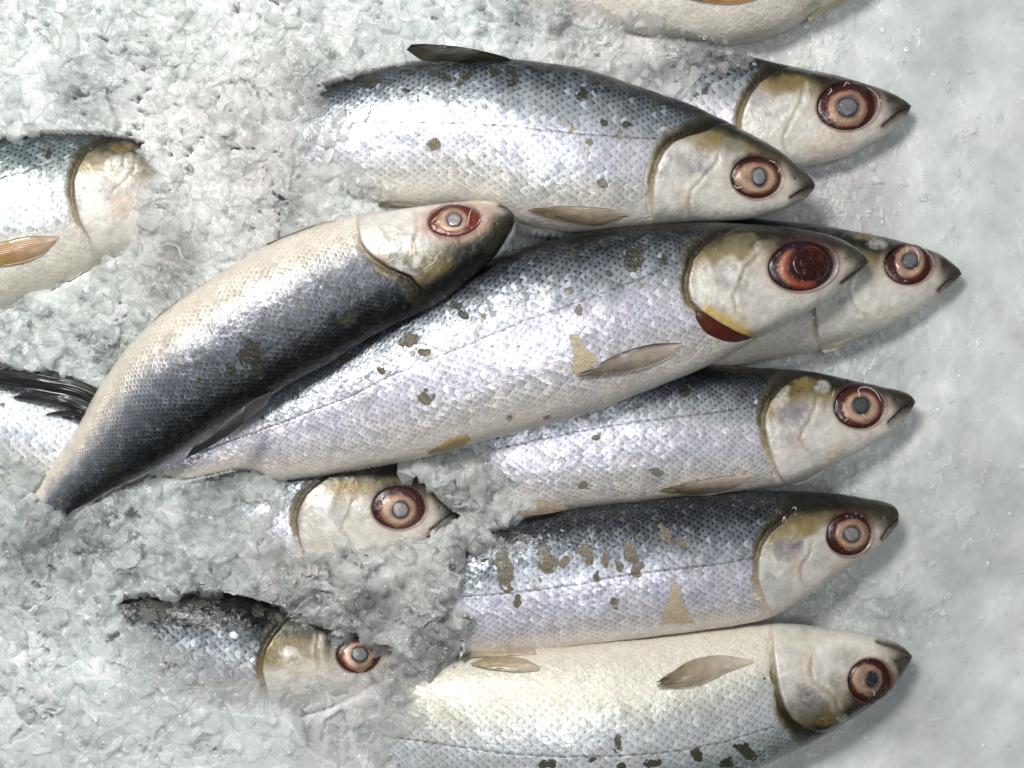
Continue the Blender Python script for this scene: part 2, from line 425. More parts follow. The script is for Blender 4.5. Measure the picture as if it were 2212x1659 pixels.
fish(id='F9', shift=0.14, clouds=[(1735, 1138, 26, 16, (0.27, 0.19, 0.07), .8, 40), (1700, 1120, 34, 14, (0.10,0.10,0.05), .7), (1700, 1188, 34, 24, (0.26,0.25,0.30), .8, 20), (1722, 1178, 16, 8, (0.15,0.13,0.20), .7, -20), (1650, 1220, 14, 60, (0.42,0.44,0.44), .6), (1680, 1265, 30, 26, (0.50,0.52,0.52), .7), (1680, 1240, 10, 8, (0.80, 0.79, 0.74), .7), (1745, 1250, 18, 20, (0.80, 0.79, 0.74), .55, 30), (1770, 1200, 24, 26, (0.44,0.40,0.38), .6), (1720, 1215, 16, 26, (0.62, 0.47, 0.38), .6), (1830, 1215, 60, 16, (0.62, 0.47, 0.38), .6, -38), (1905, 1120, 24, 24, (0.10,0.085,0.035), .75)],
     label='fish second from the bottom, with a row of brown bare patches along its side',
     dorsal=[(880, 1230), (1000, 1165), (1120, 1122), (1250, 1098), (1400, 1080), (1550, 1066), (1675, 1060), (1775, 1063), (1850, 1072), (1905, 1083), (1932, 1094), (1942, 1112)],
     ventral=[(880, 1390), (1000, 1416), (1120, 1408), (1250, 1394), (1400, 1375), (1550, 1356), (1637, 1341), (1690, 1322), (1750, 1283), (1800, 1249), (1850, 1214), (1900, 1178), (1933, 1142), (1942, 1116)],
     z=[0.020, 0.026, 0.030, 0.028, 0.022], rows=26, tint=(1.0, 1.0, 1.04), darker=0.16,
     gill=[(1745, 1075), (1690, 1130), (1662, 1152), (1645, 1180), (1636, 1212), (1637, 1250), (1647, 1282), (1657, 1305), (1674, 1335)],
     preop=[(1757, 1160), (1747, 1200), (1730, 1225), (1730, 1250), (1746, 1272)],
     mouth=[(1941, 1118), (1924, 1136), (1905, 1164)],
     lateral=[(1000, 1290), (1120, 1280), (1237, 1265), (1330, 1247), (1430, 1233), (1540, 1220), (1630, 1205)],
     eye=dict(c=(1836, 1155), r=(51, 47), rot=-15, ic=(1840, 1155), ir=(37, 35), pc=(1840, 1154), pr=(18, 18), pup=(0.30, 0.29, 0.31)),
     patches=[(1085, 1210, 15, 26, 1), (1094, 1245, 16, 32, 1), (1180, 1200, 14, 24, 1), (1184, 1222, 20, 16, 1), (1217, 1217, 11, 12, 1), (1262, 1190, 18, 16, 1), (1272, 1208, 10, 18, 1), (1307, 1207, 9, 20, 1), (1358, 1190, 10, 22, 1), (1374, 1222, 14, 22, 1),
              (1290, 1247, 7, 12, 1), (1117, 1302, 8, 14, 1), (1327, 1302, 9, 11, 1), (1440, 1160, 10, 26, 1, -30), (1476, 1175, 8, 18, 1, -30), (1338, 1224, 8, 9, 1)],
     tan=[[(1460, 1258), (1478, 1300), (1496, 1346), (1428, 1347), (1440, 1300)]])
fish(id='F10', hshift=0.12, bare=-0.42, clouds=[(1790, 1552, 26, 11, (0.27, 0.19, 0.07), .7, -20), (1815, 1548, 12, 10, (0.42,0.44,0.36), .6), (1745, 1520, 44, 30, (0.13,0.135,0.13), .75, -20), (1740, 1440, 20, 34, (0.62, 0.47, 0.38), .6), (1775, 1405, 20, 10, (0.80, 0.79, 0.74), .7), (1730, 1385, 60, 22, (0.72,0.70,0.56), .6), (1665, 1380, 12, 28, (0.80, 0.79, 0.74), .7), (1810, 1490, 30, 36, (0.19,0.165,0.12), .6), (1830, 1420, 34, 20, (0.40,0.36,0.33), .6), (1930, 1420, 26, 18, (0.06,0.05,0.045), .8)],
     label='fish lying belly up along the bottom edge, cream underside facing upward',
     dorsal=[(640, 1600), (800, 1680), (950, 1735), (1150, 1762), (1350, 1750), (1500, 1712), (1637, 1655), (1675, 1637), (1750, 1602), (1800, 1575), (1875, 1527), (1925, 1488), (1958, 1442), (1970, 1420)],
     ventral=[(640, 1540), (780, 1470), (900, 1436), (1000, 1417), (1120, 1402), (1250, 1391), (1400, 1375), (1550, 1357), (1662, 1346), (1750, 1351), (1850, 1366), (1912, 1379), (1950, 1396), (1970, 1416)],
     z=[0.022, 0.028, 0.030, 0.026, 0.020], rows=27, shift=-0.30, tint=(0.97, 1.03, 0.97),
     gill=[(1790, 1582), (1737, 1571), (1712, 1554), (1695, 1529), (1685, 1499), (1677, 1464), (1672, 1424), (1670, 1394), (1668, 1340)],
     preop=[(1755, 1406), (1752, 1440), (1756, 1470), (1800, 1506), (1812, 1544)],
     mouth=[(1970, 1418), (1940, 1400), (1896, 1385)],
     lateral=[(825, 1589), (975, 1611), (1100, 1629), (1200, 1634), (1325, 1634), (1450, 1624), (1560, 1604), (1670, 1570)],
     eye=dict(c=(1880, 1470), r=(49, 47), rot=-40, ic=(1872, 1467), ir=(35, 35), pc=(1884, 1468), pr=(14, 18), pup=(0.03, 0.032, 0.037)),
     patches=[(1186, 1652, 18, 10, 0), (1506, 1630, 13, 13, 0), (1411, 1648, 18, 10, 0), (1611, 1622, 26, 14, 0, 20), (1336, 1605, 8, 18, 0), (1345, 1655, 10, 8, 0), (1570, 1648, 18, 12, 0), (1280, 1642, 10, 6, 0)],
     dots=[(1651, 1466, 3)])
fish(id='F6', bare=-0.80, clouds=[(1600, 520, 34, 14, (0.20,0.185,0.11), .75), (1520, 600, 20, 36, (0.80, 0.79, 0.74), .75), (1575, 580, 24, 26, (0.80, 0.79, 0.74), .65), (1606, 600, 12, 40, (0.20,0.18,0.21), .75, 20), (1550, 640, 40, 22, (0.80, 0.79, 0.74), .5), (1590, 690, 24, 30, (0.74,0.64,0.40), .6, -30), (1640, 545, 10, 20, (0.80, 0.79, 0.74), .5), (1660, 540, 22, 18, (0.36,0.31,0.24), .5), (1700, 660, 60, 14, (0.80, 0.79, 0.74), .35, -25), (1835, 550, 16, 12, (0.42,0.40,0.28), .7)],
     label='large silver fish across the middle with a blood-red eye and an open gill',
     dorsal=[(290, 965), (370, 940), (460, 898), (560, 838), (680, 765), (800, 695), (950, 612), (1100, 546), (1250, 506), (1400, 488), (1500, 482), (1600, 484), (1700, 491), (1780, 505), (1830, 524), (1862, 546), (1876, 564)],
     ventral=[(290, 1010), (350, 1026), (400, 1034), (450, 1025), (500, 1014), (550, 1016), (600, 1036), (680, 1030), (780, 1012), (890, 994), (1000, 966), (1106, 938), (1250, 900), (1400, 844), (1520, 795), (1580, 763), (1637, 730), (1712, 690), (1775, 657), (1825, 613), (1862, 582), (1876, 567)],
     z=[0.026, 0.036, 0.050, 0.058, 0.058, 0.050], rows=30, tint=(1.0, 0.99, 1.03),
     gill=[(1600, 492), (1555, 512), (1520, 535), (1497, 562), (1487, 600), (1486, 625), (1492, 650), (1512, 670), (1550, 695), (1587, 715), (1612, 725), (1640, 738)],
     preop=[(1650, 540), (1612, 575), (1600, 605), (1582, 640), (1590, 675), (1622, 704)],
     mouth=[(1876, 564), (1852, 584), (1818, 610)],
     lateral=[(430, 978), (550, 935), (750, 860), (850, 810), (1000, 750), (1125, 697), (1253, 650), (1370, 607), (1480, 560)],
     eye=dict(c=(1734, 575), r=(75, 55), rot=-6, ic=(1735, 577), ir=(52, 46), pc=(1752, 570), pr=(40, 38), pup=(0.035, 0.004, 0.004), blood=True),
     patches=[(984, 660, 9, 14, 0, -45), (1000, 680, 8, 12, 0, -30), (887, 735, 20, 16, 1), (1232, 625, 8, 9, 1), (917, 762, 14, 9, 1), (1242, 545, 10, 11, 0), (825, 800, 9, 9, 1), (1366, 556, 22, 32, 0), (1436, 560, 9, 12, 0), (1248, 672, 7, 11, 1),
              (920, 856, 16, 14, 1), (1100, 900, 5, 5, 1), (750, 775, 10, 8, 1), (1316, 590, 8, 9, 0), (1180, 900, 6, 4, 1)],
     tan=[[(1228, 722), (1250, 722), (1262, 750), (1287, 775), (1272, 795), (1252, 806), (1232, 800), (1238, 770)]])
fish(id='F5', hshift=0.40, bare=-0.68, net=1.0, clouds=[(800, 505, 20, 34, (0.80, 0.79, 0.74), .8), (860, 470, 40, 14, (0.80, 0.79, 0.74), .8), (830, 530, 40, 14, (0.48,0.47,0.46), .6), (905, 470, 14, 20, (0.80, 0.79, 0.74), .5), (850, 560, 40, 12, (0.12,0.11,0.08), .7), (1060, 460, 20, 12, (0.16,0.13,0.11), .6)],
     label='curved fish lying slantwise on the left with dark back down and red-rimmed eye',
     dorsal=[(30, 1290), (92, 1206), (142, 1144), (176, 1098), (240, 1058), (338, 1008), (424, 948), (510, 900), (568, 866), (636, 825), (706, 788), (806, 726), (880, 690), (955, 652), (1006, 612), (1062, 562), (1100, 507), (1112, 476)],  # widened past the back; its black edge stands for the shadow gap
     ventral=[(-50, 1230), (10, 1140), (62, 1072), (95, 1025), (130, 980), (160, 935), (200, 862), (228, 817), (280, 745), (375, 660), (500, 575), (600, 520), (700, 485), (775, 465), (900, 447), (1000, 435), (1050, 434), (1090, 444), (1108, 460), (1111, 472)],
     z=[0.010, 0.040, 0.057, 0.066, 0.070, 0.074], rows=27, ramp=[(-1.0, (0.70, 0.61, 0.48)), (-0.5, (0.68, 0.62, 0.53)), (-0.30, (0.46, 0.45, 0.46)), (-0.08, (0.175, 0.185, 0.215)), (0.20, (0.082, 0.092, 0.112)), (0.50, (0.026, 0.032, 0.038)), (0.78, (0.008, 0.009, 0.010)), (1.0, (0.005, 0.005, 0.006))], shift=0.06, matte=0.2,  # black end covers the dark back plus painted shadow beside it
     gill=[(940, 660), (887, 596), (840, 577), (810, 557), (792, 540), (780, 522), (776, 500), (775, 472), (780, 445)],
     preop=[(898, 452), (902, 500), (892, 525)], mouth=[(1111, 474), (1100, 452), (1080, 444)],
     lateral=None,
     eye=dict(c=(982, 475), r=(58, 35), rot=-6, ic=(978, 476), ir=(37, 27), pc=(981, 474), pr=(17, 15), pup=(0.36, 0.33, 0.34), red=True),
     patches=[(540, 768, 22, 30, 0), (560, 800, 16, 20, 0), (430, 820, 8, 8, 0), (745, 690, 20, 10, 0), (500, 800, 10, 10, 0), (250, 1010, 12, 8, 0), (640, 740, 9, 9, 0)])
fish(id='F4', bare=-0.30, clouds=[(268, 320, 30, 12, (0.27, 0.19, 0.07), .8), (232, 345, 20, 14, (0.30,0.27,0.20), .7), (255, 370, 40, 30, (0.80, 0.79, 0.74), .85, -20), (195, 430, 24, 50, (0.80, 0.79, 0.74), .85, -8), (265, 440, 26, 30, (0.62, 0.47, 0.38), .7), (240, 400, 10, 8, (0.40,0.36,0.40), .6)],
     label='fish entering at the left edge with a yellow pectoral fin, its snout under ice',
     dorsal=[(-420, 420), (-250, 350), (-100, 318), (0, 305), (75, 292), (112, 292), (195, 293), (275, 302), (330, 322), (400, 360), (460, 410), (480, 440)],
     ventral=[(-420, 560), (-250, 660), (-100, 700), (0, 678), (75, 645), (150, 612), (200, 583), (250, 562), (310, 535), (400, 493), (460, 455), (480, 444)],
     z=[0.032, 0.036, 0.036, 0.028], rows=27, tint=(0.97, 1.04, 0.98), shift=-0.12,
     gill=[(320, 304), (260, 304), (225, 312), (187, 333), (170, 360), (160, 390), (160, 425), (172, 475), (192, 512), (210, 575)],
     preop=[(292, 330), (290, 370), (262, 400), (236, 420)], mouth=None,
     lateral=[(-200, 420), (-80, 395), (0, 382), (60, 368), (120, 348), (160, 335)],
     eye=None, patches=[(104, 334, 6, 10, 0, 20)])
fish(id='F11', bare=-0.5, clouds=[(745, 1050, 30, 11, (0.27, 0.19, 0.07), .8), (690, 1085, 30, 28, (0.86, 0.87, 0.86), 1.0, -20), (665, 1130, 14, 30, (0.80, 0.79, 0.74), .7), (735, 1095, 20, 24, (0.42,0.43,0.44), .5), (770, 1100, 10, 30, (0.80, 0.79, 0.74), .5, 15), (890, 1165, 50, 14, (0.62, 0.47, 0.38), .7, -20), (930, 1120, 16, 22, (0.80, 0.79, 0.74), .6, 30), (680, 1180, 14, 14, (0.70,0.58,0.34), .5)],
     label='fish left of centre, half buried in ice under the large silver fish',
     dorsal=[(210, 1120), (350, 1060), (500, 1022), (600, 1000), (700, 984), (780, 980), (850, 990), (910, 1014), (955, 1048), (980, 1082), (992, 1108)],
     ventral=[(210, 1180), (350, 1240), (500, 1256), (600, 1255), (700, 1248), (800, 1222), (875, 1185), (920, 1163), (962, 1137), (984, 1120), (992, 1112)],
     z=[0.016, 0.020, 0.020, 0.018], rows=24, shift=0.08,
     gill=[(770, 985), (720, 1024), (690, 1044), (662, 1070), (647, 1097), (642, 1125), (647, 1162), (660, 1205), (672, 1260)],
     preop=[(768, 1070), (752, 1112), (737, 1145), (752, 1168)], mouth=[(989, 1105), (962, 1121), (932, 1144)],
     lateral=None,
     eye=dict(c=(862, 1097), r=(59, 47), rot=0, ic=(861, 1102), ir=(42, 37), pc=(865, 1101), pr=(19, 19), pup=(0.34, 0.31, 0.32)), bright=1.1)
fish(id='F12', bare=-0.45, shift=0.36, matte=0.7, clouds=[(640, 1350, 46, 14, (0.13,0.125,0.06), .85), (622, 1408, 16, 12, (0.80, 0.79, 0.74), .9), (612, 1460, 10, 10, (0.80, 0.79, 0.74), .8), (650, 1440, 50, 20, (0.66,0.60,0.45), .6), (690, 1400, 16, 30, (0.42,0.35,0.24), .6)],
     label='fish at lower left, almost wholly buried, ice chips stuck over its eye',
     dorsal=[(130, 1330), (260, 1284), (400, 1272), (500, 1277), (600, 1300), (700, 1325), (775, 1345), (850, 1382), (890, 1412), (908, 1428)],
     ventral=[(130, 1400), (260, 1470), (400, 1520), (550, 1545), (650, 1535), (750, 1508), (850, 1466), (890, 1445), (908, 1432)],
     z=[0.024, 0.028, 0.028, 0.024], rows=21,
     gill=[(650, 1310), (612, 1348), (590, 1375), (575, 1400), (568, 1430), (567, 1450), (575, 1482), (592, 1545)],
     preop=[(690, 1365), (684, 1410), (690, 1450)], mouth=[(908, 1430), (880, 1440), (850, 1455)],
     lateral=None,
     eye=dict(c=(775, 1415), r=(48, 40), rot=0, ic=(772, 1417), ir=(36, 33), pc=(777, 1413), pr=(19, 18), pup=(0.22, 0.22, 0.22)),
     patches=[(330, 1320, 40, 22, 0), (420, 1300, 40, 14, 0), (560, 1320, 16, 12, 0), (470, 1325, 12, 12, 0)])
fish(id='F13', label='bright silver flank at far left between the frayed black tail fin and the ice',
     dorsal=[(-420, 880), (-250, 810), (-100, 785), (50, 790), (200, 825), (330, 890), (420, 960), (450, 985)],
     ventral=[(-420, 940), (-250, 1030), (-100, 1075), (50, 1085), (200, 1070), (330, 1030), (420, 1000), (450, 990)],
     z=[0.018, 0.020, 0.020, 0.012], rows=24, shift=-0.25, tint=(1.0, 1.06, 1.06), gill=None, preop=None, mouth=None, eye=None, bright=1.0)

# ------------------------------------------------------------------ body of one fish
def ramp(w, stops):
    xs = [s[0] for s in stops]; c = np.array([s[1] for s in stops])
    return np.stack([np.interp(w, xs, c[:, i]) for i in range(3)], -1)

class Surf:
    """height of a fish's upper side by apparent position"""
    def __init__(s, px, py, z, cell=3.0):
        s.c = cell; s.x0 = px.min() - 30; s.y0 = py.min() - 30
        nx = int((px.max() + 30 - s.x0) / cell) + 2; ny = int((py.max() + 30 - s.y0) / cell) + 2
        a = np.zeros((ny, nx)); n = np.zeros((ny, nx))
        i = ((px - s.x0) / cell).astype(int); j = ((py - s.y0) / cell).astype(int)
        np.add.at(a, (j, i), z); np.add.at(n, (j, i), 1)
        s.have = n > 0
        z0 = np.where(n > 0, a / np.maximum(n, 1), 0); m = (n > 0).astype(float)
        for _ in range(14):
            zz = np.pad(z0 * m, 1); mm = np.pad(m, 1)
            za = sum(np.roll(np.roll(zz, dy, 0), dx, 1) for dy in (-1, 0, 1) for dx in (-1, 0, 1))[1:-1, 1:-1]
            ma = sum(np.roll(np.roll(mm, dy, 0), dx, 1) for dy in (-1, 0, 1) for dx in (-1, 0, 1))[1:-1, 1:-1]
            z0 = np.where(m > 0, z0, np.where(ma > 0, za / np.maximum(ma, 1e-9), z0)); m = np.maximum(m, (ma > 0) * 1.0)
        s.z = z0
        b = z0.copy()
        for _ in range(6):
            q = np.pad(b, 1, mode='edge')
            b = sum(np.roll(np.roll(q, dy, 0), dx, 1) for dy in (-1, 0, 1) for dx in (-1, 0, 1))[1:-1, 1:-1] / 9
        s.b = b
    def __call__(s, px, py, blur=True):
        g = s.b if blur else s.z
        x = np.clip((px - s.x0) / s.c - 0.5, 0, g.shape[1] - 1.001); y = np.clip((py - s.y0) / s.c - 0.5, 0, g.shape[0] - 1.001)
        i = x.astype(int); j = y.astype(int); fx = x - i; fy = y - j
        return (g[j, i] * (1 - fx) + g[j, i + 1] * fx) * (1 - fy) + (g[j + 1, i] * (1 - fx) + g[j + 1, i + 1] * fx) * fy

EYEZ = {}
TOPS = {}      # id -> (verts of the upper side)
SURF = {}
ROOT = {}

def blend(c, m, col):
    return c + (np.asarray(col) - c) * m[..., None]

def build_body(f, seed):
    _, Ld = spline(f['dorsal'], 10); _, Lv = spline(f['ventral'], 10)
    nu = int(max(Ld, Lv) / 2.6)
    D, _ = spline(f['dorsal'], nu); V, _ = spline(f['ventral'], nu)
    mid = (D + V) / 2; hv = (D - V) / 2; hl = np.hypot(hv[:, 0], hv[:, 1])
    u = np.linspace(0, 1, nu)
    zc = np.interp(u, np.linspace(0, 1, len(f['z'])), f['z'])
    k5 = np.ones(61) / 61
    zc = np.convolve(np.pad(zc, 30, mode='edge'), k5, 'valid')
    hs = np.convolve(np.pad(hl, 12, mode='edge'), np.ones(25) / 25, 'valid')
    hs = np.minimum(hs, hl * 1.15 + 1)
    ratio = np.interp(u, [0, 0.12, 0.45, 0.75, 0.92, 1], [0.42, 0.46, 0.56, 0.58, 0.60, 0.68])
    T = hs * K * ratio
    nt_, nb = 190, 40
    ph = np.r_[np.linspace(0, np.pi, nt_), np.linspace(np.pi, 2 * np.pi, nb + 1)[1:-1]]
    nv = len(ph)
    w = np.cos(ph); s = np.sin(ph)
    sz = np.sign(s) * np.abs(s) ** 0.88
    px = mid[:, None, 0] + hv[:, None, 0] * w; py = mid[:, None, 1] + hv[:, None, 1] * w
    zz = zc[:, None] + T[:, None] * sz
    fz = (K * (H - zc) / H)[:, None]
    v = np.stack([(px - CX) * fz, -(py - CY) * fz, zz], -1)
    # scale grain coordinates
    step = np.hypot(*np.diff(mid, axis=0).T)
    hn = np.maximum(hs, 0.32 * hs.max())
    xs = np.r_[0, np.cumsum(step / (hn[1:] * 2 / f['rows'] * 1.75))]
    xs = xs[-1] - xs
    ph2 = np.where(ph <= np.pi, ph, ph)
    grain = np.stack([np.repeat(xs[:, None], nv, 1) + seed * 57, np.repeat((ph2 / np.pi * f['rows'] * 1.12)[None], nu, 0) + seed * 31], -1)
    ax, ay = seen(v)
    W = np.repeat(w[None], nu, 0); U = np.repeat(u[:, None], nv, 1)
    n1 = fbm(ax / 60, ay / 60, seed + 3) - 0.5; n2 = fbm(ax / 14, ay / 14, seed + 9) - 0.5; n3 = fbm(ax / 28, ay / 28, seed + 15) - 0.5
    we = W + f.get('shift', 0) + n1 * 0.22 + n2 * 0.10
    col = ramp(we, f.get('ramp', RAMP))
    col = col * np.asarray(f.get('tint', (1, 1, 1))) * f.get('bright', 1.0)
    dk = f.get('darker', 0)
    if dk: col = blend(col, sstep(-0.1, 0.6, we) * dk * 3 * 0.6, (0.10, 0.11, 0.13))
    # rosy and yellowish washes on the lower flank
    col = col * (1 + n3[..., None] * np.array([0.10, 0.0, -0.10]))
    skin = ramp(we, [(-1, (0.77, 0.715, 0.635)), (-0.45, (0.77, 0.735, 0.67)), (-0.1, (0.40, 0.33, 0.24)), (0.25, (0.20, 0.175, 0.115)), (0.55, (0.075, 0.072, 0.045)), (1, (0.025, 0.028, 0.022))])
    dors = sstep(0.15, 0.75, we)
    silver = 0.22 - 0.14 * sstep(-0.45, -0.9, we)
    silver = silver * f.get('matte', 1.0)
    bare = f.get('bare', -0.9)
    scale = 0.30 + 0.70 * sstep(bare - 0.12, bare + 0.22, W + n1 * 0.2 + n3 * 0.1)
    relief = 0.90 + 0.25 * sstep(0.0, 0.5, we) - 0.25 * sstep(0.45, 0.1, U)
    patch = np.clip((fbm(ax / 22, ay / 22, seed + 40, 2) - 0.66) * 1.3, 0, 1) * 0.9 * sstep(-0.5, 0.3, we)
    disp = np.zeros_like(ax)
    disp += n1 * 0.0012
    for p in f.get('patches', []):
        x, y, rx, ry, kind = p[:5]
        a = math.radians(p[5]) if len(p) > 5 else 0
        dx = ax - x + n2 * 16; dy = ay - y + n3 * 16
        ex = (dx * math.cos(a) + dy * math.sin(a)) / rx; ey = (-dx * math.sin(a) + dy * math.cos(a)) / ry
        q = np.hypot(ex, ey)
        m = sstep(1.5, 0.5, q)
        patch = np.maximum(patch, m)
        if kind == 0: skin = blend(skin, sstep(2.0, 1.2, q) * 0.85, (0.026, 0.027, 0.020))
        else: skin = blend(skin, sstep(2.0, 1.2, q) * 0.85, (0.125, 0.104, 0.068))
    for poly in f.get('tan', []):
        sd = polysd(ax + n2 * 8, ay + n3 * 8, poly)
        patch = np.maximum(patch, sstep(-5, 4, sd)); skin = blend(skin, sstep(-10, 0, sd), (0.50, 0.42, 0.30))
    for x, y, r in f.get('dots', []):
        m = sstep(r + 1, r - 1, np.hypot(ax - x, ay - y)); col = blend(col, m, (0.02, 0.015, 0.01)); skin = blend(skin, m, (0.02, 0.015, 0.01))
    if f.get('lateral'):
        d, _, fr = linedist(ax, ay + n2 * 3, f['lateral'])
        dash = 0.45 + 0.55 * sstep(-0.25, 0.3, np.sin(grain[..., 0] * 2 * np.pi))
        m = sstep(2.6, 0.8, d) * dash * 0.8
        col = blend(col, m, (0.045, 0.04, 0.045)); disp -= 0.00025 * sstep(3, 0, d)
    if f.get('gill'):
        gp = np.array(f['gill'], float)
        d, sg, fr = linedist(ax, ay, gp)
        # head side = the side the snout is on
        tip = (D[-1] + V[-1]) / 2
        _, s2, _ = linedist(np.array([tip[0]]), np.array([tip[1]]), gp)
        # decide by the mid part of the curve only
        head = np.where(sg == s2[0], d, -d)
        inh = sstep(-1.5, 1.5, head) * (U > 0.45)
        ahead = np.clip(head, 0, None)
        fw = f['_flip'] if '_flip' in f else 0
        wn = W + n1 * 0.25 + n3 * 0.25
        hc = ramp(wn + f.get('hshift', f.get('shift', 0) * 0.75), [(-1, (0.74, 0.715, 0.66)), (-0.55, (0.73, 0.70, 0.655)), (-0.1, (0.66, 0.63, 0.59)), (0.24, (0.53, 0.50, 0.45)), (0.42, (0.30, 0.265, 0.18)), (0.58, (0.10, 0.09, 0.05)), (0.72, (0.022, 0.021, 0.014)), (1, (0.008, 0.009, 0.008))])
        hc = hc * (1 + n2[..., None] * 0.22 + n3[..., None] * 0.25)
        # pearly gill cover with ochre and violet-grey clouds
        op = inh * sstep(110, 60, ahead)
        cloud = fbm(ax / 34, ay / 34, seed + 71) - 1.0 * sstep(0.25, 0.4, wn)
        hc = blend(hc, op * sstep(0.50, 0.68, cloud) * sstep(0.75, 0.35, np.abs(W - 0.2)) * 0.75, (0.36, 0.335, 0.36))
        hc = blend(hc, op * sstep(0.12, 0.4, W + f.get('shift', 0) * 0.7 + n1 * 0.5) * sstep(0.65, 0.4, W) * 0.6, (0.27, 0.20, 0.085))
        hc = blend(hc, op * sstep(0.52, 0.70, fbm(ax / 20, ay / 26, seed + 77)) * sstep(0.35, 0.1, wn) * 0.6, (0.74, 0.72, 0.66))
        for cl in f.get('clouds', []):
            x, y, rx, ry, cc, st = cl[:6]
            a = math.radians(cl[6]) if len(cl) > 6 else 0
            dx = ax - x + n2 * 12 + n3 * 8; dy = ay - y + n3 * 12
            q = np.hypot((dx * math.cos(a) + dy * math.sin(a)) / rx, (-dx * math.sin(a) + dy * math.cos(a)) / ry)
            mott = np.clip(0.75 + (fbm(ax / 6, ay / 6, seed + 83, 3) - 0.5) * 1.6, 0, 1)
            hc = blend(hc, sstep(1.35, 0.65, q) * st * mott, cc)
        # dark snout
        dt = np.hypot(ax - tip[0], ay - tip[1])
        hc = blend(hc, sstep(84, 22, dt + n3 * 50 - wn * 45) * 0.88, (0.034, 0.031, 0.020))
        hc = blend(hc, sstep(100, 50, dt + n3 * 30) * sstep(-0.15, -0.5, W) * 0.6, (0.50, 0.42, 0.35))
        skin = blend(skin, inh, (0, 0, 0)) + hc * inh[..., None]
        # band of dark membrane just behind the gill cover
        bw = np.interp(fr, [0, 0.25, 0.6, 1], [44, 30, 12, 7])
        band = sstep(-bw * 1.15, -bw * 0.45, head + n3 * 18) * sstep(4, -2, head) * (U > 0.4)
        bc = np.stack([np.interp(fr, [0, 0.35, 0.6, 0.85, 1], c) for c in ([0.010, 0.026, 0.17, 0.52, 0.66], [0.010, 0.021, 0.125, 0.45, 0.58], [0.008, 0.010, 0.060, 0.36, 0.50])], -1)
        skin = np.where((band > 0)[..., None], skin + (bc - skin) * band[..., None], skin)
        rag = head + n3 * 26 + n2 * 18
        scale *= np.where(U > 0.4, sstep(-bw * 0.85, -bw * 1.25, rag), 1)
        silver = np.where(inh > 0.5, 0.30 * sstep(0.85, 0.5, W) + 0.50 * op * (0.5 + fbm(ax / 18, ay / 18, seed + 66)), silver * sstep(0, -bw, head) + 0.1)
        patch *= (1 - inh)
        rimf = sstep(1.0, 0.72, np.abs(W))
        disp += (inh * (0.0016 * sstep(140, 20, ahead)) + 0.0003 * inh) * rimf
        disp -= 0.0010 * np.exp(-((head + 6) / 6.0) ** 2) * (U > 0.4) * rimf
        disp += inh * (n3 * 0.0006 + n2 * 0.00025)
        # fine radiating striae on the gill cover
        relief = np.where(inh > 0.5, 0.40, relief)
        if f.get('preop'):
            d2, s3, fr2 = linedist(ax + n2 * 5, ay + n2 * 5, f['preop'])
            e = sstep(0, 0.12, fr2) * sstep(1, 0.88, fr2)
            disp -= inh * 0.00035 * np.exp(-(d2 / 4) ** 2) * e
            disp += inh * 0.00025 * np.exp(-((d2 - 9) / 8.0) ** 2) * e
            skin = blend(skin, inh * np.exp(-(d2 / 7.0) ** 2) * e * 0.35, (0.36, 0.28, 0.21))
            skin = blend(skin, inh * np.exp(-((d2 - 9) / 6.0) ** 2) * e * fbm(ax / 16, ay / 16, seed + 60) * 0.6, (0.78, 0.74, 0.67))
        if f.get('mouth'):
            d2, _, fr2 = linedist(ax, ay, f['mouth'])
            disp -= 0.0013 * np.exp(-(d2 / 3.0) ** 2)
            mw = np.interp(fr2, [0, 0.5, 1], [15.0, 11.0, 6.0]) * (0.75 + 0.7 * fbm(ax / 9, ay / 9, seed + 5))
            skin = blend(skin, np.exp(-(d2 / mw) ** 2) * 0.92, (0.022, 0.014, 0.010))
        if f.get('gillred'):
            pass
        if f.get('eye'):
            ec = np.array(f['eye']['c'], float); up_ = (D[-30] - V[-30]) / np.linalg.norm(D[-30] - V[-30])
            nc = ec + (tip - ec) * 0.66 + up_ * 9
            q = np.hypot(ax - nc[0], ay - nc[1])
            skin = blend(skin, sstep(4.0, 1.5, q) * 0.7, (0.012, 0.010, 0.009)); disp -= 0.0006 * sstep(5, 1, q)
        if f['id'] == 'F6':      # yellow rim of the open gill cover
            d2, _, fr2 = linedist(ax, ay, [(1525, 668), (1565, 690), (1600, 714), (1622, 724)])
            skin = blend(skin, inh * np.exp(-(d2 / 13.0) ** 2) * 0.85, (0.62, 0.42, 0.09))
        if f['id'] == 'F1':
            pass
    e = f.get('eye')
    if e:
        a = math.radians(e['rot'])
        dx = ax - e['c'][0]; dy = ay - e['c'][1]
        q = np.hypot((dx * math.cos(a) + dy * math.sin(a)) / e['r'][0], (-dx * math.sin(a) + dy * math.cos(a)) / e['r'][1])
        disp -= 0.0055 * sstep(1.02, 0.90, q)
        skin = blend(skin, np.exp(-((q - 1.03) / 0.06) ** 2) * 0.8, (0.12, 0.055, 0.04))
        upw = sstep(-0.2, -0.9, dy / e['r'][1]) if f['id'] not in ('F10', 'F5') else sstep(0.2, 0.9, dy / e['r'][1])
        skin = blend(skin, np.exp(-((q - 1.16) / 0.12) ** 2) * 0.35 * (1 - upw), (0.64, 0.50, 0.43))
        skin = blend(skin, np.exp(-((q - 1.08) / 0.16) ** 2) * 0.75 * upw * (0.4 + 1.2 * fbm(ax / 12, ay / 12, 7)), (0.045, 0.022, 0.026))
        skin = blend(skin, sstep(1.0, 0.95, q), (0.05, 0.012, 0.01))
        if e.get('red'): skin = blend(skin, np.exp(-((q - 1.2) / 0.22) ** 2) * 0.4, (0.52, 0.26, 0.20))
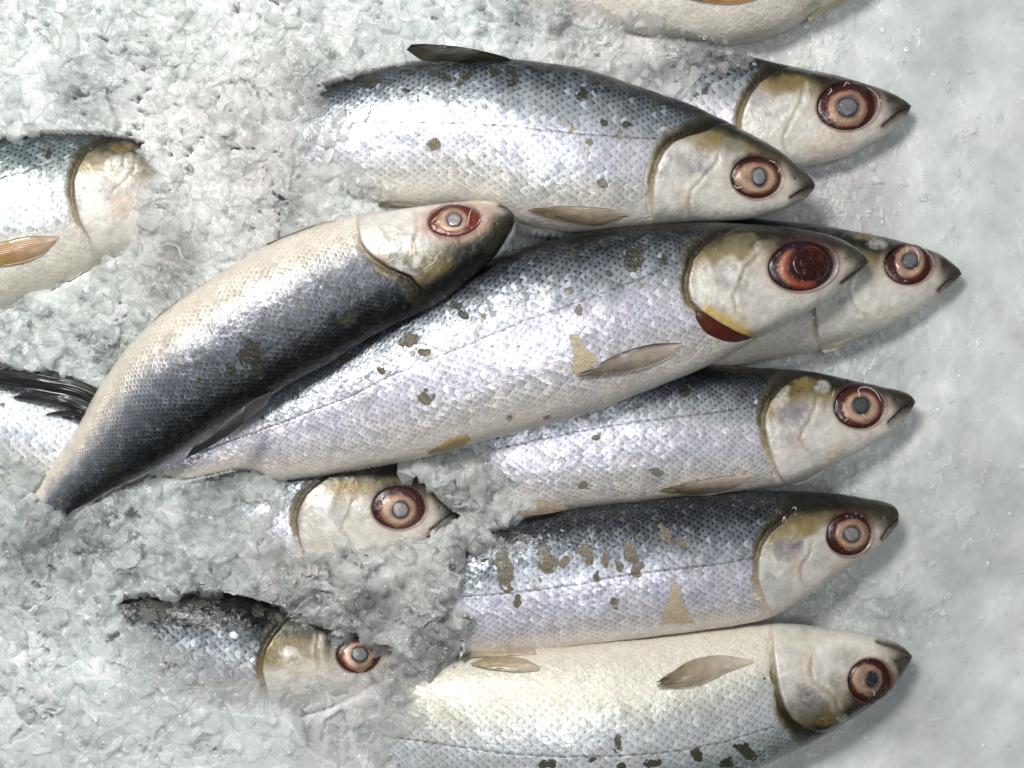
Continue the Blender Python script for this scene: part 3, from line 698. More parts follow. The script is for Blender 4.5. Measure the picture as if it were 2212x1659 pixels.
    # push along the surface normal
    du = np.gradient(v, axis=0); dv = np.roll(v, -1, 1) - np.roll(v, 1, 1)
    n = np.cross(du, dv); n /= np.linalg.norm(n, axis=-1, keepdims=True) + 1e-12
    cen = np.stack([(mid[:, 0] - CX) * fz[:, 0], -(mid[:, 1] - CY) * fz[:, 0], zc], -1)[:, None]
    if np.mean(np.sum(n * (v - cen), -1)) < 0: n = -n
    fade = sstep(0, 0.25, T / T.max())[:, None]
    v = v + n * (disp * fade)[..., None]
    skin = np.clip(skin, 0.004, 0.9); col = np.clip(col, 0.004, 0.9)
    ax, ay = seen(v)
    top = v[:, :nt_]
    TOPS[f['id']] = top.reshape(-1, 3)
    SURF[f['id']] = Surf(ax[:, :nt_].ravel(), ay[:, :nt_].ravel(), top[..., 2].ravel())
    faces = grid_faces(nu, nv, True)
    vv = v.reshape(-1, 3)
    caps = [cen[0, 0], cen[-1, 0]]
    vv = np.vstack([vv, caps])
    j = np.arange(nv)
    t0 = np.stack([np.full(nv, nu * nv), (j + 1) % nv, j], -1)
    o = (nu - 1) * nv
    t1 = np.stack([np.full(nv, nu * nv + 1), o + j, o + (j + 1) % nv], -1)
    def ex(a): return np.concatenate([a.reshape(nu * nv, *a.shape[2:]), a[0, :1], a[-1, :1]])
    attrs = dict(Col=ex(col), Skin=ex(skin), scale=ex(np.clip(scale, 0, 1)), patch=ex(patch), dorsal=ex(dors), silver=ex(np.clip(silver, 0, 1)), relief=ex(np.clip(relief, 0, 1.2)), net=ex(np.full_like(ax, f.get('net', 0.0))))
    # outward winding
    a0, b0, c0 = vv[faces[len(faces) // 2][0]], vv[faces[len(faces) // 2][1]], vv[faces[len(faces) // 2][2]]
    nn = np.cross(b0 - a0, c0 - a0); ci = cen[(faces[len(faces) // 2][0]) // nv, 0]
    if np.dot(nn, a0 - ci) < 0:
        faces = faces[:, ::-1]; t0 = t0[:, ::-1]; t1 = t1[:, ::-1]
    m = len(mid) // 2
    loc = np.array([cen[m, 0, 0], cen[m, 0, 1], zc[m] - T[m]])
    root = bpy.data.objects.new('silver_fish', None); COL.objects.link(root)
    root.empty_display_size = 0.02; root.location = loc
    root['label'] = f['label']; root['category'] = 'fish'; root['group'] = 'silver fish laid on crushed ice'
    ROOT[f['id']] = (root, loc)
    mk('body', vv, faces, M_SKIN, root, loc, attrs, ex(grain), True, np.vstack([t0, t1]))

def build_eye(f):
    e = f['eye']
    if not e: return
    root, loc = ROOT[f['id']]; sf = SURF[f['id']]
    nr, nth = 44, 84
    r = np.linspace(0.0, 1.0, nr)[:, None]; th = np.linspace(0, 2 * np.pi, nth, endpoint=False)[None]
    a = math.radians(e['rot'])
    lx = e['r'][0] * r * np.cos(th); ly = e['r'][1] * r * np.sin(th)
    px = e['c'][0] + lx * math.cos(a) - ly * math.sin(a); py = e['c'][1] + lx * math.sin(a) + ly * math.cos(a)
    # plane of the socket rim, domed outward
    ex_ = (px[-1] - e['c'][0]) * 1.32; ey_ = (py[-1] - e['c'][1]) * 1.32
    rim = sf(e['c'][0] + ex_, e['c'][1] + ey_)
    A = np.c_[ex_, ey_, np.ones(nth)]
    co = np.linalg.lstsq(A, rim, rcond=None)[0]
    z = co[0] * (px - e['c'][0]) + co[1] * (py - e['c'][1]) + co[2]
    big = K * min(e['r'])
    sh = 1.0 if e.get('blood') else 0.90
    ri = np.hypot((px - e['ic'][0]) / (e['ir'][0] * sh), (py - e['ic'][1]) / (e['ir'][1] * sh))
    rp = np.hypot((px - e['pc'][0]) / e['pr'][0], (py - e['pc'][1]) / e['pr'][1])
    z = z - 0.0010 + big * 0.28 * np.sqrt(np.clip(1 - r ** 2, 0, 1)) + 0.0007 * sstep(1.15, 0.8, ri)
    v = place(px, py, z)
    nz = fbm(px / 9 + e['c'][0], py / 9, 5) - 0.5; nl = fbm(px / 26 + e['c'][1], py / 26, 6, 2) - 0.5
    qx, qy = seen(v)
    EYEZ[f['id']] = Surf(qx.ravel(), qy.ravel(), v[..., 2].ravel())
    if e.get('blood'):
        c = np.zeros((nr, nth, 3)) + (0.022, 0.006, 0.012)
        cres = np.exp(-((ri - 0.83) / 0.17) ** 2) * sstep(0.25, -0.5, (px - e['c'][0]) / 60 - (py - e['c'][1]) / 60 * 0.9)
        c = blend(c, cres, (0.34, 0.075, 0.035))
        c = blend(c, np.exp(-((ri - 0.9) / 0.10) ** 2) * sstep(-10, -40, px - e['c'][0] + nz * 10) * 0.7, (0.40, 0.20, 0.12))
        c = blend(c, sstep(0.60, 0.90, fbm(px / 20, py / 16, 9, 2)) * sstep(0.8, 0.5, ri) * 0.7, (0.10, 0.010, 0.009))
    else:
        ringc = (0.042, 0.009, 0.007) if not e.get('red') else (0.17, 0.022, 0.016)
        c = np.zeros((nr, nth, 3)) + ringc
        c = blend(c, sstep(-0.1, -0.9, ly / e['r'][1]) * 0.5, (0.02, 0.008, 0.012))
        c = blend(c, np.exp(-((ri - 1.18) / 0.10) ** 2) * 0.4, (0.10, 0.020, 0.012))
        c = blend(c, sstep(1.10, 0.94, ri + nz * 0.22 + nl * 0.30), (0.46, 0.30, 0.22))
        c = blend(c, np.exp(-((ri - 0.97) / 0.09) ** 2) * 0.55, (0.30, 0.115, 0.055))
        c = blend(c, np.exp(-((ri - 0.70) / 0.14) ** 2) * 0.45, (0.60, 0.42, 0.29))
        c = blend(c, sstep(1.0, 0.2, ri) * sstep(-0.1, -0.8, ly / e['r'][1]) * 0.75, (0.14, 0.075, 0.055))  # lid shade over the iris top, painted as darker colour
        c = blend(c, sstep(1.38, 1.05, rp + nz * 0.15) * 0.75, (0.13, 0.085, 0.075))
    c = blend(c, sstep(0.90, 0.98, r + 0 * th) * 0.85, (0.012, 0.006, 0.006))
    c = np.clip(c * (1 + nz[..., None] * 0.5 + nl[..., None] * 0.6), 0.003, 1)
    cap = v[:1, 0].copy()
    faces = grid_faces(nr, nth, True)[:, ::-1]
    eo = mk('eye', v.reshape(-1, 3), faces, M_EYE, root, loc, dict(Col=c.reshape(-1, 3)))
    # clouded pupil: a low lens of its own
    nr2, n2 = 16, 48
    r = np.linspace(0, 1, nr2)[:, None]; th = np.linspace(0, 2 * np.pi, n2, endpoint=False)[None]
    irr = 1 + 0.018 * np.sin(th * 3 + e['c'][0]) + 0.012 * np.sin(th * 5 + e['c'][1])
    px = e['pc'][0] + e['pr'][0] * r * np.cos(th) * irr; py = e['pc'][1] + e['pr'][1] * r * np.sin(th) * irr
    rr = np.hypot((px - e['c'][0]) / e['r'][0], (py - e['c'][1]) / e['r'][1])
    z = co[0] * (px - e['c'][0]) + co[1] * (py - e['c'][1]) + co[2] - 0.0010 + big * 0.28 * np.sqrt(np.clip(1 - rr ** 2, 0, 1)) + 0.0015
    z = z + 0.0009 * np.sqrt(np.clip(1 - r ** 2, 0, 1)) - 0.0006 * (r > 0.97)
    p = np.asarray(e['pup'])
    nz = fbm(px / 7, py / 7, 33) - 0.5
    c = np.zeros((nr2, n2, 3)) + p
    c = c * (1 + nz[..., None] * 0.5)
    if e.get('blood'): c = blend(c, sstep(0.45, 0.85, fbm(px / 26, py / 16, 19, 2)) * sstep(8, -14, py - e['pc'][1]) * 0.8, (0.13, 0.010, 0.010))
    else: c = blend(c, sstep(0.62, 0.92, r + 0 * th) * 0.9, (0.016, 0.014, 0.017))
    po = mk('pupil', place(px, py, z).reshape(-1, 3), grid_faces(nr2, n2, True)[:, ::-1], M_EYE, eo, loc, dict(Col=np.clip(c, 0.003, 1).reshape(-1, 3)))

def fin(fid, name, upper, lower, cb, ct, z, lift=0.0016, edge=None, n=(60, 22), label=None, surf=None, curl=0.0, jag=0.0, sheer=None):
    """a fin lofted between two edges (both base -> tip); z = height profile or None to lie on the fish `surf`"""
    root, loc = ROOT[fid]
    jag = jag or (0.16 if name == 'pectoral_fin' else 0.0)
    U, _ = spline(upper, n[0]); L, _ = spline(lower, n[0])
    t = np.linspace(0, 1, n[1])[None]
    px = U[:, None, 0] * (1 - t) + L[:, None, 0] * t; py = U[:, None, 1] * (1 - t) + L[:, None, 1] * t
    s = np.linspace(0, 1, n[0])[:, None] + 0 * t
    if jag:
        ext = (hash2(np.floor(t * 9), 0 * t, 5) - 0.5) * jag * s ** 3
        px = px + ext * (U[-1, 0] - U[0, 0]); py = py + ext * (U[-1, 1] - U[0, 1])
    bow = np.sin(np.pi * t) * np.sin(np.pi * np.clip(s * 0.9 + 0.1, 0, 1))
    if z is None:
        zz = np.max([SURF[k](px, py) for k in (surf or [fid])], 0) + lift * (0.1 + 0.9 * s) + bow * 0.0012
    else:
        zz = np.interp(s, np.linspace(0, 1, len(z)), z) + bow * 0.0015 + curl * t
    zz = zz + (fbm(s * 5, t * 4 + 0 * s, 3) - 0.5) * 0.0008
    thick = 0.0007
    top = place(px, py, zz); bot = place(px, py, zz - thick)
    c = np.asarray(cb) + (np.asarray(ct) - np.asarray(cb)) * s[..., None]
    if edge is not None:
        c = blend(c, np.exp(-(t / 0.16) ** 2) + 0 * s, edge)
    nz = fbm(s * 14, t * 3 + 0 * s, 8)
    c = np.clip(c * (0.75 + 0.5 * nz[..., None]), 0.004, 1)
    nn = n[0] * n[1]
    ft = grid_faces(n[0], n[1])
    idx = np.arange(nn).reshape(n)
    b = np.concatenate([idx[0, :], idx[1:, -1], idx[-1, ::-1][1:], idx[::-1, 0][1:-1]])
    b2 = np.roll(b, -1)
    side = np.stack([b, b2, b2 + nn, b + nn], -1)
    faces = np.vstack([ft, ft[:, ::-1] + nn, side])
    # winding towards the viewer
    p = top.reshape(-1, 3); q = ft[len(ft) // 2]
    if np.cross(p[q[1]] - p[q[0]], p[q[2]] - p[q[0]])[2] < 0: faces = faces[:, ::-1]
    uv = np.stack([s, t + 0 * s], -1).reshape(-1, 2)
    ob = mk(name, np.vstack([p, bot.reshape(-1, 3)]), faces, M_FIN, root, loc,
            dict(Col=np.vstack([c.reshape(-1, 3)] * 2), sheer=np.tile(((0.42 if name in ('pectoral_fin', 'pelvic_fin', 'anal_fin') else 0.0) * (0.15 + 0.85 * s)).ravel(), 2)), np.vstack([uv, uv]))
    if label: ob['label'] = label
    return ob

for i, f in enumerate(FISH):
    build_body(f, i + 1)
for f in FISH:
    build_eye(f)

OL = (0.20, 0.155, 0.075); TAN = (0.36, 0.26, 0.15); DK = (0.03, 0.03, 0.026); PALE = (0.58, 0.50, 0.38)
fin('F3', 'dorsal_fin', [(1115, 133), (1075, 118), (1000, 102), (925, 95), (888, 96)], [(1050, 138), (1000, 136), (950, 134), (915, 132), (878, 108)], (0.07, 0.06, 0.03), (0.035, 0.032, 0.025), [0.060, 0.068, 0.072, 0.074], edge=(0.008, 0.008, 0.008), curl=-0.006)
fin('F3', 'pectoral_fin', [(1362, 463), (1306, 450), (1206, 445), (1151, 451)], [(1350, 468), (1290, 490), (1215, 478), (1153, 454)], (0.48, 0.40, 0.32), (0.22, 0.165, 0.08), None, 0.003)
fin('F3', 'pelvic_fin', [(902, 443), (875, 437), (845, 435), (822, 436)], [(902, 447), (875, 450), (845, 450), (818, 448)], (0.30, 0.25, 0.18), (0.06, 0.05, 0.04), [0.055, 0.056, 0.054])
fin('F6', 'pectoral_fin', [(1474, 741), (1406, 744), (1331, 766), (1257, 806)], [(1468, 752), (1432, 780), (1356, 804), (1262, 810)], (0.58, 0.49, 0.42), (0.13, 0.10, 0.065), None, 0.0035, edge=(0.05, 0.042, 0.04))
fin('F8', 'pectoral_fin', [(1622, 1024), (1560, 1029), (1506, 1039), (1432, 1055)], [(1618, 1036), (1570, 1062), (1500, 1071), (1436, 1060)], (0.62, 0.52, 0.45), (0.19, 0.14, 0.07), None, 0.0035)
fin('F10', 'pectoral_fin', [(1628, 1426), (1560, 1416), (1500, 1424), (1456, 1445), (1430, 1470)], [(1628, 1432), (1570, 1452), (1520, 1475), (1480, 1484), (1434, 1482)], (0.68, 0.59, 0.49), (0.15, 0.11, 0.045), None, 0.004)
fin('F10', 'pelvic_fin', [(1167, 1440), (1125, 1421), (1062, 1418), (1016, 1433)], [(1164, 1450), (1120, 1452), (1062, 1446), (1018, 1436)], (0.52, 0.41, 0.30), (0.34, 0.27, 0.13), None, 0.0035)
fin('F10', 'pelvic_fin', [(1155, 1402), (1100, 1400), (1040, 1404), (1002, 1418)], [(1160, 1414), (1100, 1416), (1040, 1419), (1004, 1421)], (0.56, 0.46, 0.36), (0.42, 0.34, 0.22), None, 0.0035)
fin('F8', 'pelvic_fin', [(1240, 1093), (1190, 1082), (1150, 1084), (1122, 1106)], [(1238, 1096), (1200, 1106), (1160, 1112), (1124, 1114)], (0.50, 0.42, 0.32), (0.30, 0.24, 0.16), [0.030, 0.040, 0.044])
fin('F4', 'pectoral_fin', [(128, 510), (60, 511), (0, 524), (-70, 545)], [(120, 524), (80, 556), (0, 574), (-68, 556)], (0.50, 0.36, 0.26), (0.46, 0.24, 0.035), None, 0.003)
fin('F5', 'dorsal_fin', [(592, 846), (550, 862), (500, 900), (452, 944), (420, 962)], [(580, 872), (548, 898), (500, 936), (450, 966), (400, 991)], (0.045, 0.047, 0.046), (0.018, 0.020, 0.022), [0.070, 0.086, 0.086, 0.078], edge=(0.12, 0.12, 0.12), curl=-0.004)
fin('F5', 'pelvic_fin', [(735, 474), (690, 482), (640, 500), (574, 527)], [(730, 482), (690, 494), (640, 511), (580, 530)], (0.34, 0.26, 0.18), (0.10, 0.075, 0.06), [0.068, 0.066, 0.062])
fin('F5', 'anal_fin', [(372, 658), (345, 678), (325, 700), (306, 728)], [(378, 664), (352, 692), (332, 712), (309, 731)], (0.40, 0.32, 0.24), (0.16, 0.12, 0.10), [0.058, 0.056, 0.053])
fin('F6', 'anal_fin', [(1010, 938), (985, 943), (955, 958), (925, 978)], [(1022, 958), (1000, 964), (965, 974), (928, 982)], (0.50, 0.36, 0.16), (0.46, 0.33, 0.17), None, 0.002)
fin('F1', 'pectoral_fin', [(1640, -25), (1580, -30), (1520, -24), (1470, -14)], [(1640, -2), (1600, 7), (1545, 7), (1480, -8)], (0.52, 0.33, 0.17), (0.44, 0.24, 0.07), None, 0.003)
fin('F1', 'gill_flap', [(1842, -14), (1800, 2), (1770, 18), (1744, 38)], [(1846, -8), (1805, 12), (1775, 30), (1748, 46)], (0.55, 0.45, 0.12), (0.66, 0.62, 0.46), None, 0.001)
fin('F7', 'gill_flap', [(1868, 719), (1830, 731), (1795, 744), (1772, 753)], [(1872, 724), (1835, 742), (1805, 755), (1781, 763)], (0.58, 0.54, 0.40), (0.68, 0.64, 0.52), None, 0.002)
fin('F8', 'gill_flap', [(1790, 1006), (1760, 1022), (1735, 1036), (1700, 1042)], [(1780, 1020), (1758, 1036), (1735, 1047), (1702, 1047)], (0.60, 0.58, 0.52), (0.68, 0.64, 0.60), [0.024, 0.022, 0.020])
# open gill of the red-eyed fish
fin('F6', 'gill', [(1626, 725), (1600, 717), (1560, 698), (1525, 678), (1501, 668)], [(1622, 731), (1595, 739), (1560, 735), (1525, 718), (1504, 690)], (0.075, 0.012, 0.006), (0.085, 0.022, 0.010), None, 0.0010, label='dark red gill showing below the lifted gill cover')

# lamp glints on the wet skin and eyes, added as thin white threads
M_GLINT, _g, _b, _nt = new_mat('wet_glint')
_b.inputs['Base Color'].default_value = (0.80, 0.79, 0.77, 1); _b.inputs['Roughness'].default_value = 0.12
def add_glint(fid, pts, r=0.75):
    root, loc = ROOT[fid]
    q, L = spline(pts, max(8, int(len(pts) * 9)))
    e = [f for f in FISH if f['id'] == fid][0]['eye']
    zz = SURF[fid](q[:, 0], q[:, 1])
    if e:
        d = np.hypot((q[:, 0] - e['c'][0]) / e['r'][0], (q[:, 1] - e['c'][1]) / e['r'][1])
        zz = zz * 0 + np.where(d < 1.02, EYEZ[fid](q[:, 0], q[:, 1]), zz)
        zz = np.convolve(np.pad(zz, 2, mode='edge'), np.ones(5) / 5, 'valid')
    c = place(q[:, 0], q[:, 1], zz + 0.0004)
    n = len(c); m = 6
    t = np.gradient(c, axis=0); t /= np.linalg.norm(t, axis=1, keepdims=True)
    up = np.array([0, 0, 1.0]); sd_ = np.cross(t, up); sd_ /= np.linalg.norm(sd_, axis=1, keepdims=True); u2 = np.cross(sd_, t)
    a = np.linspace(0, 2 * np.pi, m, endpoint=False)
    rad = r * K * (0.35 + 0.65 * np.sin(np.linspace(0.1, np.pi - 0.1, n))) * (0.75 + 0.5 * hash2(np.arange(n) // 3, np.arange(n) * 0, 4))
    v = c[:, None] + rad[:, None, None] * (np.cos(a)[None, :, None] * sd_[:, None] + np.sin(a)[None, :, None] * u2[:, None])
    mk('glint_line', v.reshape(-1, 3), grid_faces(n, m, True)[:, ::-1], M_GLINT, root, loc)
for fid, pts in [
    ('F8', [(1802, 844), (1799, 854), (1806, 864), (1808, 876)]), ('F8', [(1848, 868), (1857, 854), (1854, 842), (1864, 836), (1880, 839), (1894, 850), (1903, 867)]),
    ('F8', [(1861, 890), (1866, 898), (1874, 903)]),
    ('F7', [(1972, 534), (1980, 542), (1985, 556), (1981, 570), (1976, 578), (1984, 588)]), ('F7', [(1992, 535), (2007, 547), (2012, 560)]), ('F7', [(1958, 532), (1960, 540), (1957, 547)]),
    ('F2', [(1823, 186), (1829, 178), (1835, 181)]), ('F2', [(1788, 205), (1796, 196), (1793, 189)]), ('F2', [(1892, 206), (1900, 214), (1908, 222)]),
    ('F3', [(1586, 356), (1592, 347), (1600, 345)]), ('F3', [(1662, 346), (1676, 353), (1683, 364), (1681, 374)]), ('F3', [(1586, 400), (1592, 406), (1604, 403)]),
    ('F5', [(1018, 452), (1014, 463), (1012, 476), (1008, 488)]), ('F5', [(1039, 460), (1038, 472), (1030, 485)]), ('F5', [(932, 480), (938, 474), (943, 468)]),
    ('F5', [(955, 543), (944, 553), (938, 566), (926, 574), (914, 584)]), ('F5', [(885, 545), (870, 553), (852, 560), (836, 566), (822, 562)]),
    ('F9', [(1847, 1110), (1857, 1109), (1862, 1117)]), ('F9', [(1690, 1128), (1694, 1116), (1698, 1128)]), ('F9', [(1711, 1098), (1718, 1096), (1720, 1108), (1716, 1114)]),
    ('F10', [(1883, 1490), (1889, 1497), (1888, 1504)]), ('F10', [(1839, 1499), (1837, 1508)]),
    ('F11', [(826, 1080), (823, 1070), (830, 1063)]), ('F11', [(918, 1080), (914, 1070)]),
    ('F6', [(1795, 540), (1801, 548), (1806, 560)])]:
    add_glint(fid, pts)

# frayed tail fin of the red-eyed fish, spread to the left beneath the curved fish
def tail_fin():
    root, loc = ROOT['F6']
    blades = [([(330, 950), (207, 838), (100, 811), (25, 799), (-40, 800)], [(325, 965), (190, 872), (100, 846), (40, 838), (-40, 826)]),
              ([(330, 960), (195, 868), (110, 851), (60, 848), (28, 857)], [(325, 975), (180, 896), (120, 874), (80, 867), (30, 860)]),
              ([(325, 970), (185, 888), (150, 886), (120, 889), (98, 894)], [(320, 980), (178, 903), (150, 901), (125, 898), (100, 897)]),
              ([(322, 976), (178, 901), (160, 902), (145, 901), (133, 900)], [(318, 985), (170, 912), (155, 909), (145, 905), (134, 902)])]
    V = []; F = []; C = []; UV = []; off = 0
    for k, (up, lo) in enumerate(blades):
        n = (50, 12)
        U, _ = spline(up, n[0]); L, _ = spline(lo, n[0])
        t = np.linspace(0, 1, n[1])[None]; s = np.linspace(0, 1, n[0])[:, None] + 0 * t
        px = U[:, None, 0] * (1 - t) + L[:, None, 0] * t; py = U[:, None, 1] * (1 - t) + L[:, None, 1] * t
        z = np.interp(s, [0, 0.35, 0.7, 1], [0.032, 0.047, 0.051, 0.046]) - 0.0012 * k + 0.002 * np.sin(np.pi * t) + (fbm(s * 6, t * 3 + k * 7, 4) - 0.5) * 0.003
        nn = n[0] * n[1]
        p = place(px, py, z).reshape(-1, 3); q = place(px, py, z - 0.0008).reshape(-1, 3)
        ft = grid_faces(*n)
        idx = np.arange(nn).reshape(n)
        b = np.concatenate([idx[0, :], idx[1:, -1], idx[-1, ::-1][1:], idx[::-1, 0][1:-1]]); b2 = np.roll(b, -1)
        fs = np.vstack([ft, ft[:, ::-1] + nn, np.stack([b, b2, b2 + nn, b + nn], -1)])
        qd = ft[100]
        if np.cross(p[qd[1]] - p[qd[0]], p[qd[2]] - p[qd[0]])[2] < 0: fs = fs[:, ::-1]
        V += [p, q]; F.append(fs + off); off += 2 * nn
        c = np.zeros((nn, 3)) + (0.020, 0.020, 0.021)
        C += [c, c]; uv = np.stack([s, t + 0 * s], -1).reshape(-1, 2) * (1, 0.6); UV += [uv, uv]
    mk('tail_fin', np.vstack(V), np.vstack(F), M_FIN, root, loc, dict(Col=np.vstack(C)), np.vstack(UV))
tail_fin()

# ------------------------------------------------------------------ ice
P = 2.0
X0, X1, Y0, Y1 = -170, 2382, -170, 1830
nx = int((X1 - X0) / P) + 1; ny = int((Y1 - Y0) / P) + 1
gx = X0 + np.arange(nx) * P; gy = Y0 + np.arange(ny) * P
GX, GY = np.meshgrid(gx, gy)          # units at z = 0

ids = [f['id'] for f in FISH]
top = np.full((ny, nx), -1.0); tid = np.full((ny, nx), -1)
low = np.full((ny, nx), 9.0)
for k, fid in enumerate(ids):
    v = TOPS[fid]
    i = np.round((v[:, 0] / K + CX - X0) / P).astype(int); j = np.round((-v[:, 1] / K + CY - Y0) / P).astype(int)
    ok = (i >= 1) & (i < nx - 1) & (j >= 1) & (j < ny - 1)
    a = np.full((ny, nx), -1.0)
    for dy in (-1, 0, 1):
        for dx in (-1, 0, 1):
            if abs(dx) + abs(dy) < 2: np.maximum.at(a, (j[ok] + dy, i[ok] + dx), v[ok, 2])
    m = a > top
    tid[m] = k; top = np.maximum(top, a)
fishm = tid >= 0

# apparent position of each grid cell (at the height of what lies there)
zg = np.where(fishm, top, 0.012)
sc = H / (H - zg)
AX = (GX - CX) * sc + CX; AY = (GY - CY) * sc + CY

CTRL = [  # x, y, height, roughness
    (2150, 100, 0.004, .16), (2150, 500, 0.003, .14), (2150, 900, 0.003, .14), (2150, 1300, 0.002, .16), (2150, 1600, 0.002, .14),
    (1980, 420, 0.003, .22), (1980, 740, 0.004, .24), (2000, 1020, 0.004, .22), (1900, 1300, 0.003, .30), (1850, 1620, 0.003, .18), (2050, 1500, 0.002, .14),
    (1800, 460, 0.004, .45), (1700, 1340, 0.002, .4), (1780, 1040, 0.003, .4), (1850, 760, 0.003, .35), (1700, 110, 0.014, .45), (1900, 90, 0.008, .25), (2050, 250, 0.004, .18),
    (1400, 110, 0.036, .75), (1250, 70, 0.048, .7), (1000, 50, 0.050, .7), (700, 60, 0.052, .7), (300, 60, 0.050, .75), (0, 60, 0.050, .7),
    (600, 200, 0.052, .85), (400, 220, 0.050, .8), (150, 230, 0.050, .8), (560, 330, 0.056, .75), (440, 420, 0.052, .75), (640, 440, 0.056, .8), (520, 500, 0.052, .8), (380, 580, 0.046, .8), (260, 700, 0.044, .85), (80, 760, 0.040, .9), (0, 720, 0.042, .9),
    (20, 960, 0.036, .7), (60, 1040, 0.042, .8), (30, 1150, 0.044, 1.0), (200, 1130, 0.036, 1.0), (400, 1090, 0.036, 1.0), (300, 1200, 0.042, .9), (100, 1300, 0.048, .9), (450, 1250, 0.046, 1.1), (700, 1260, 0.046, 1.1), (850, 1240, 0.048, .9), (920, 1330, 0.050, 1.1), (950, 1180, 0.042, 1.0),
    (1000, 1040, 0.030, 1.1), (900, 1440, 0.052, .9), (800, 1540, 0.054, .7), (600, 1600, 0.056, .55), (350, 1500, 0.056, .5), (100, 1450, 0.054, .55), (100, 1620, 0.056, .5), (750, 1640, 0.056, .5), (850, 1655, 0.054, .6), (1000, 1420, 0.044, .9)]
cp = np.array(CTRL)
wsum = 0; hz = 0; rg = 0
for x, y, h0, r0 in CTRL:
    wgt = 1.0 / ((GX - x) ** 2 + (GY - y) ** 2 + 900) ** 1.6
    wsum = wsum + wgt; hz = hz + wgt * h0; rg = rg + wgt * r0
base = hz / wsum; rough = rg / wsum

def facets(cell, seed, warp=0.35, tilt=1.0):
    """broken plates: each cell a tilted facet at its own height"""
    x = GX / cell + (fbm(GX / cell * 1.7, GY / cell * 1.7, seed + 90, 2) - 0.5) * 2 * warp
    y = GY / cell + (fbm(GX / cell * 1.7 + 40, GY / cell * 1.7, seed + 95, 2) - 0.5) * 2 * warp
    ix = np.floor(x); iy = np.floor(y)
    b1 = np.full(x.shape, 9.0); b2 = np.full(x.shape, 9.0); out = np.zeros(x.shape); rv = np.zeros(x.shape)
    for dy in (-1, 0, 1):
        for dx in (-1, 0, 1):
            cx_ = ix + dx; cy_ = iy + dy
            qx = x - cx_ - hash2(cx_, cy_, seed); qy = y - cy_ - hash2(cx_, cy_, seed + 1)
            st = 0.7 + 0.6 * hash2(cx_, cy_, seed + 6)
            d = np.hypot(qx, qy) * st
            r = hash2(cx_, cy_, seed + 2)
            hgt = (r - 0.5) + tilt * ((hash2(cx_, cy_, seed + 3) - 0.5) * qx + (hash2(cx_, cy_, seed + 4) - 0.5) * qy) * 2
            m = d < b1
            b2 = np.where(m, b1, np.minimum(b2, d)); out = np.where(m, hgt, out); rv = np.where(m, r, rv); b1 = np.where(m, d, b1)
    return out, b2 - b1, rv

f1, e1, r1 = facets(74, 100, 0.5, 0.9); f2, e2, r2 = facets(34, 200, 0.5, 0.9); f3, e3, r3 = facets(15, 300, 0.5)
und = fbm(GX / 130, GY / 130, 55, 4) - 0.5
patchy = fbm(GX / 150, GY / 150, 61, 3)
rk = rough * sstep(0.12, 0.42, rough) * (0.25 + 1.5 * sstep(0.32, 0.72, patchy))
smooth_r = 0.25 + rough
tex = rk * (0.0034 * f1 + 0.0017 * f2 + 0.0006 * f3) + 0.006 * und * (0.35 + rough) + 0.0012 * (fbm(GX / 34, GY / 34, 58, 3) - 0.5) * smooth_r
# upright slivers along some plate edges
ridge = np.exp(-(e1 / 0.035) ** 2) * sstep(0.60, 0.72, fbm(GX / 45, GY / 45, 64, 2)) * np.clip(rough, 0, 1)
tex += 0.0022 * ridge
# crevices between pieces
pit = sstep(0.735, 0.80, fbm(GX / 21 + f3 * 0.5, GY / 15 + f3 * 0.5, 79, 2)) * sstep(0.4, 0.62, patchy) * sstep(0.35, 0.9, rough)
tex -= 0.012 * pit

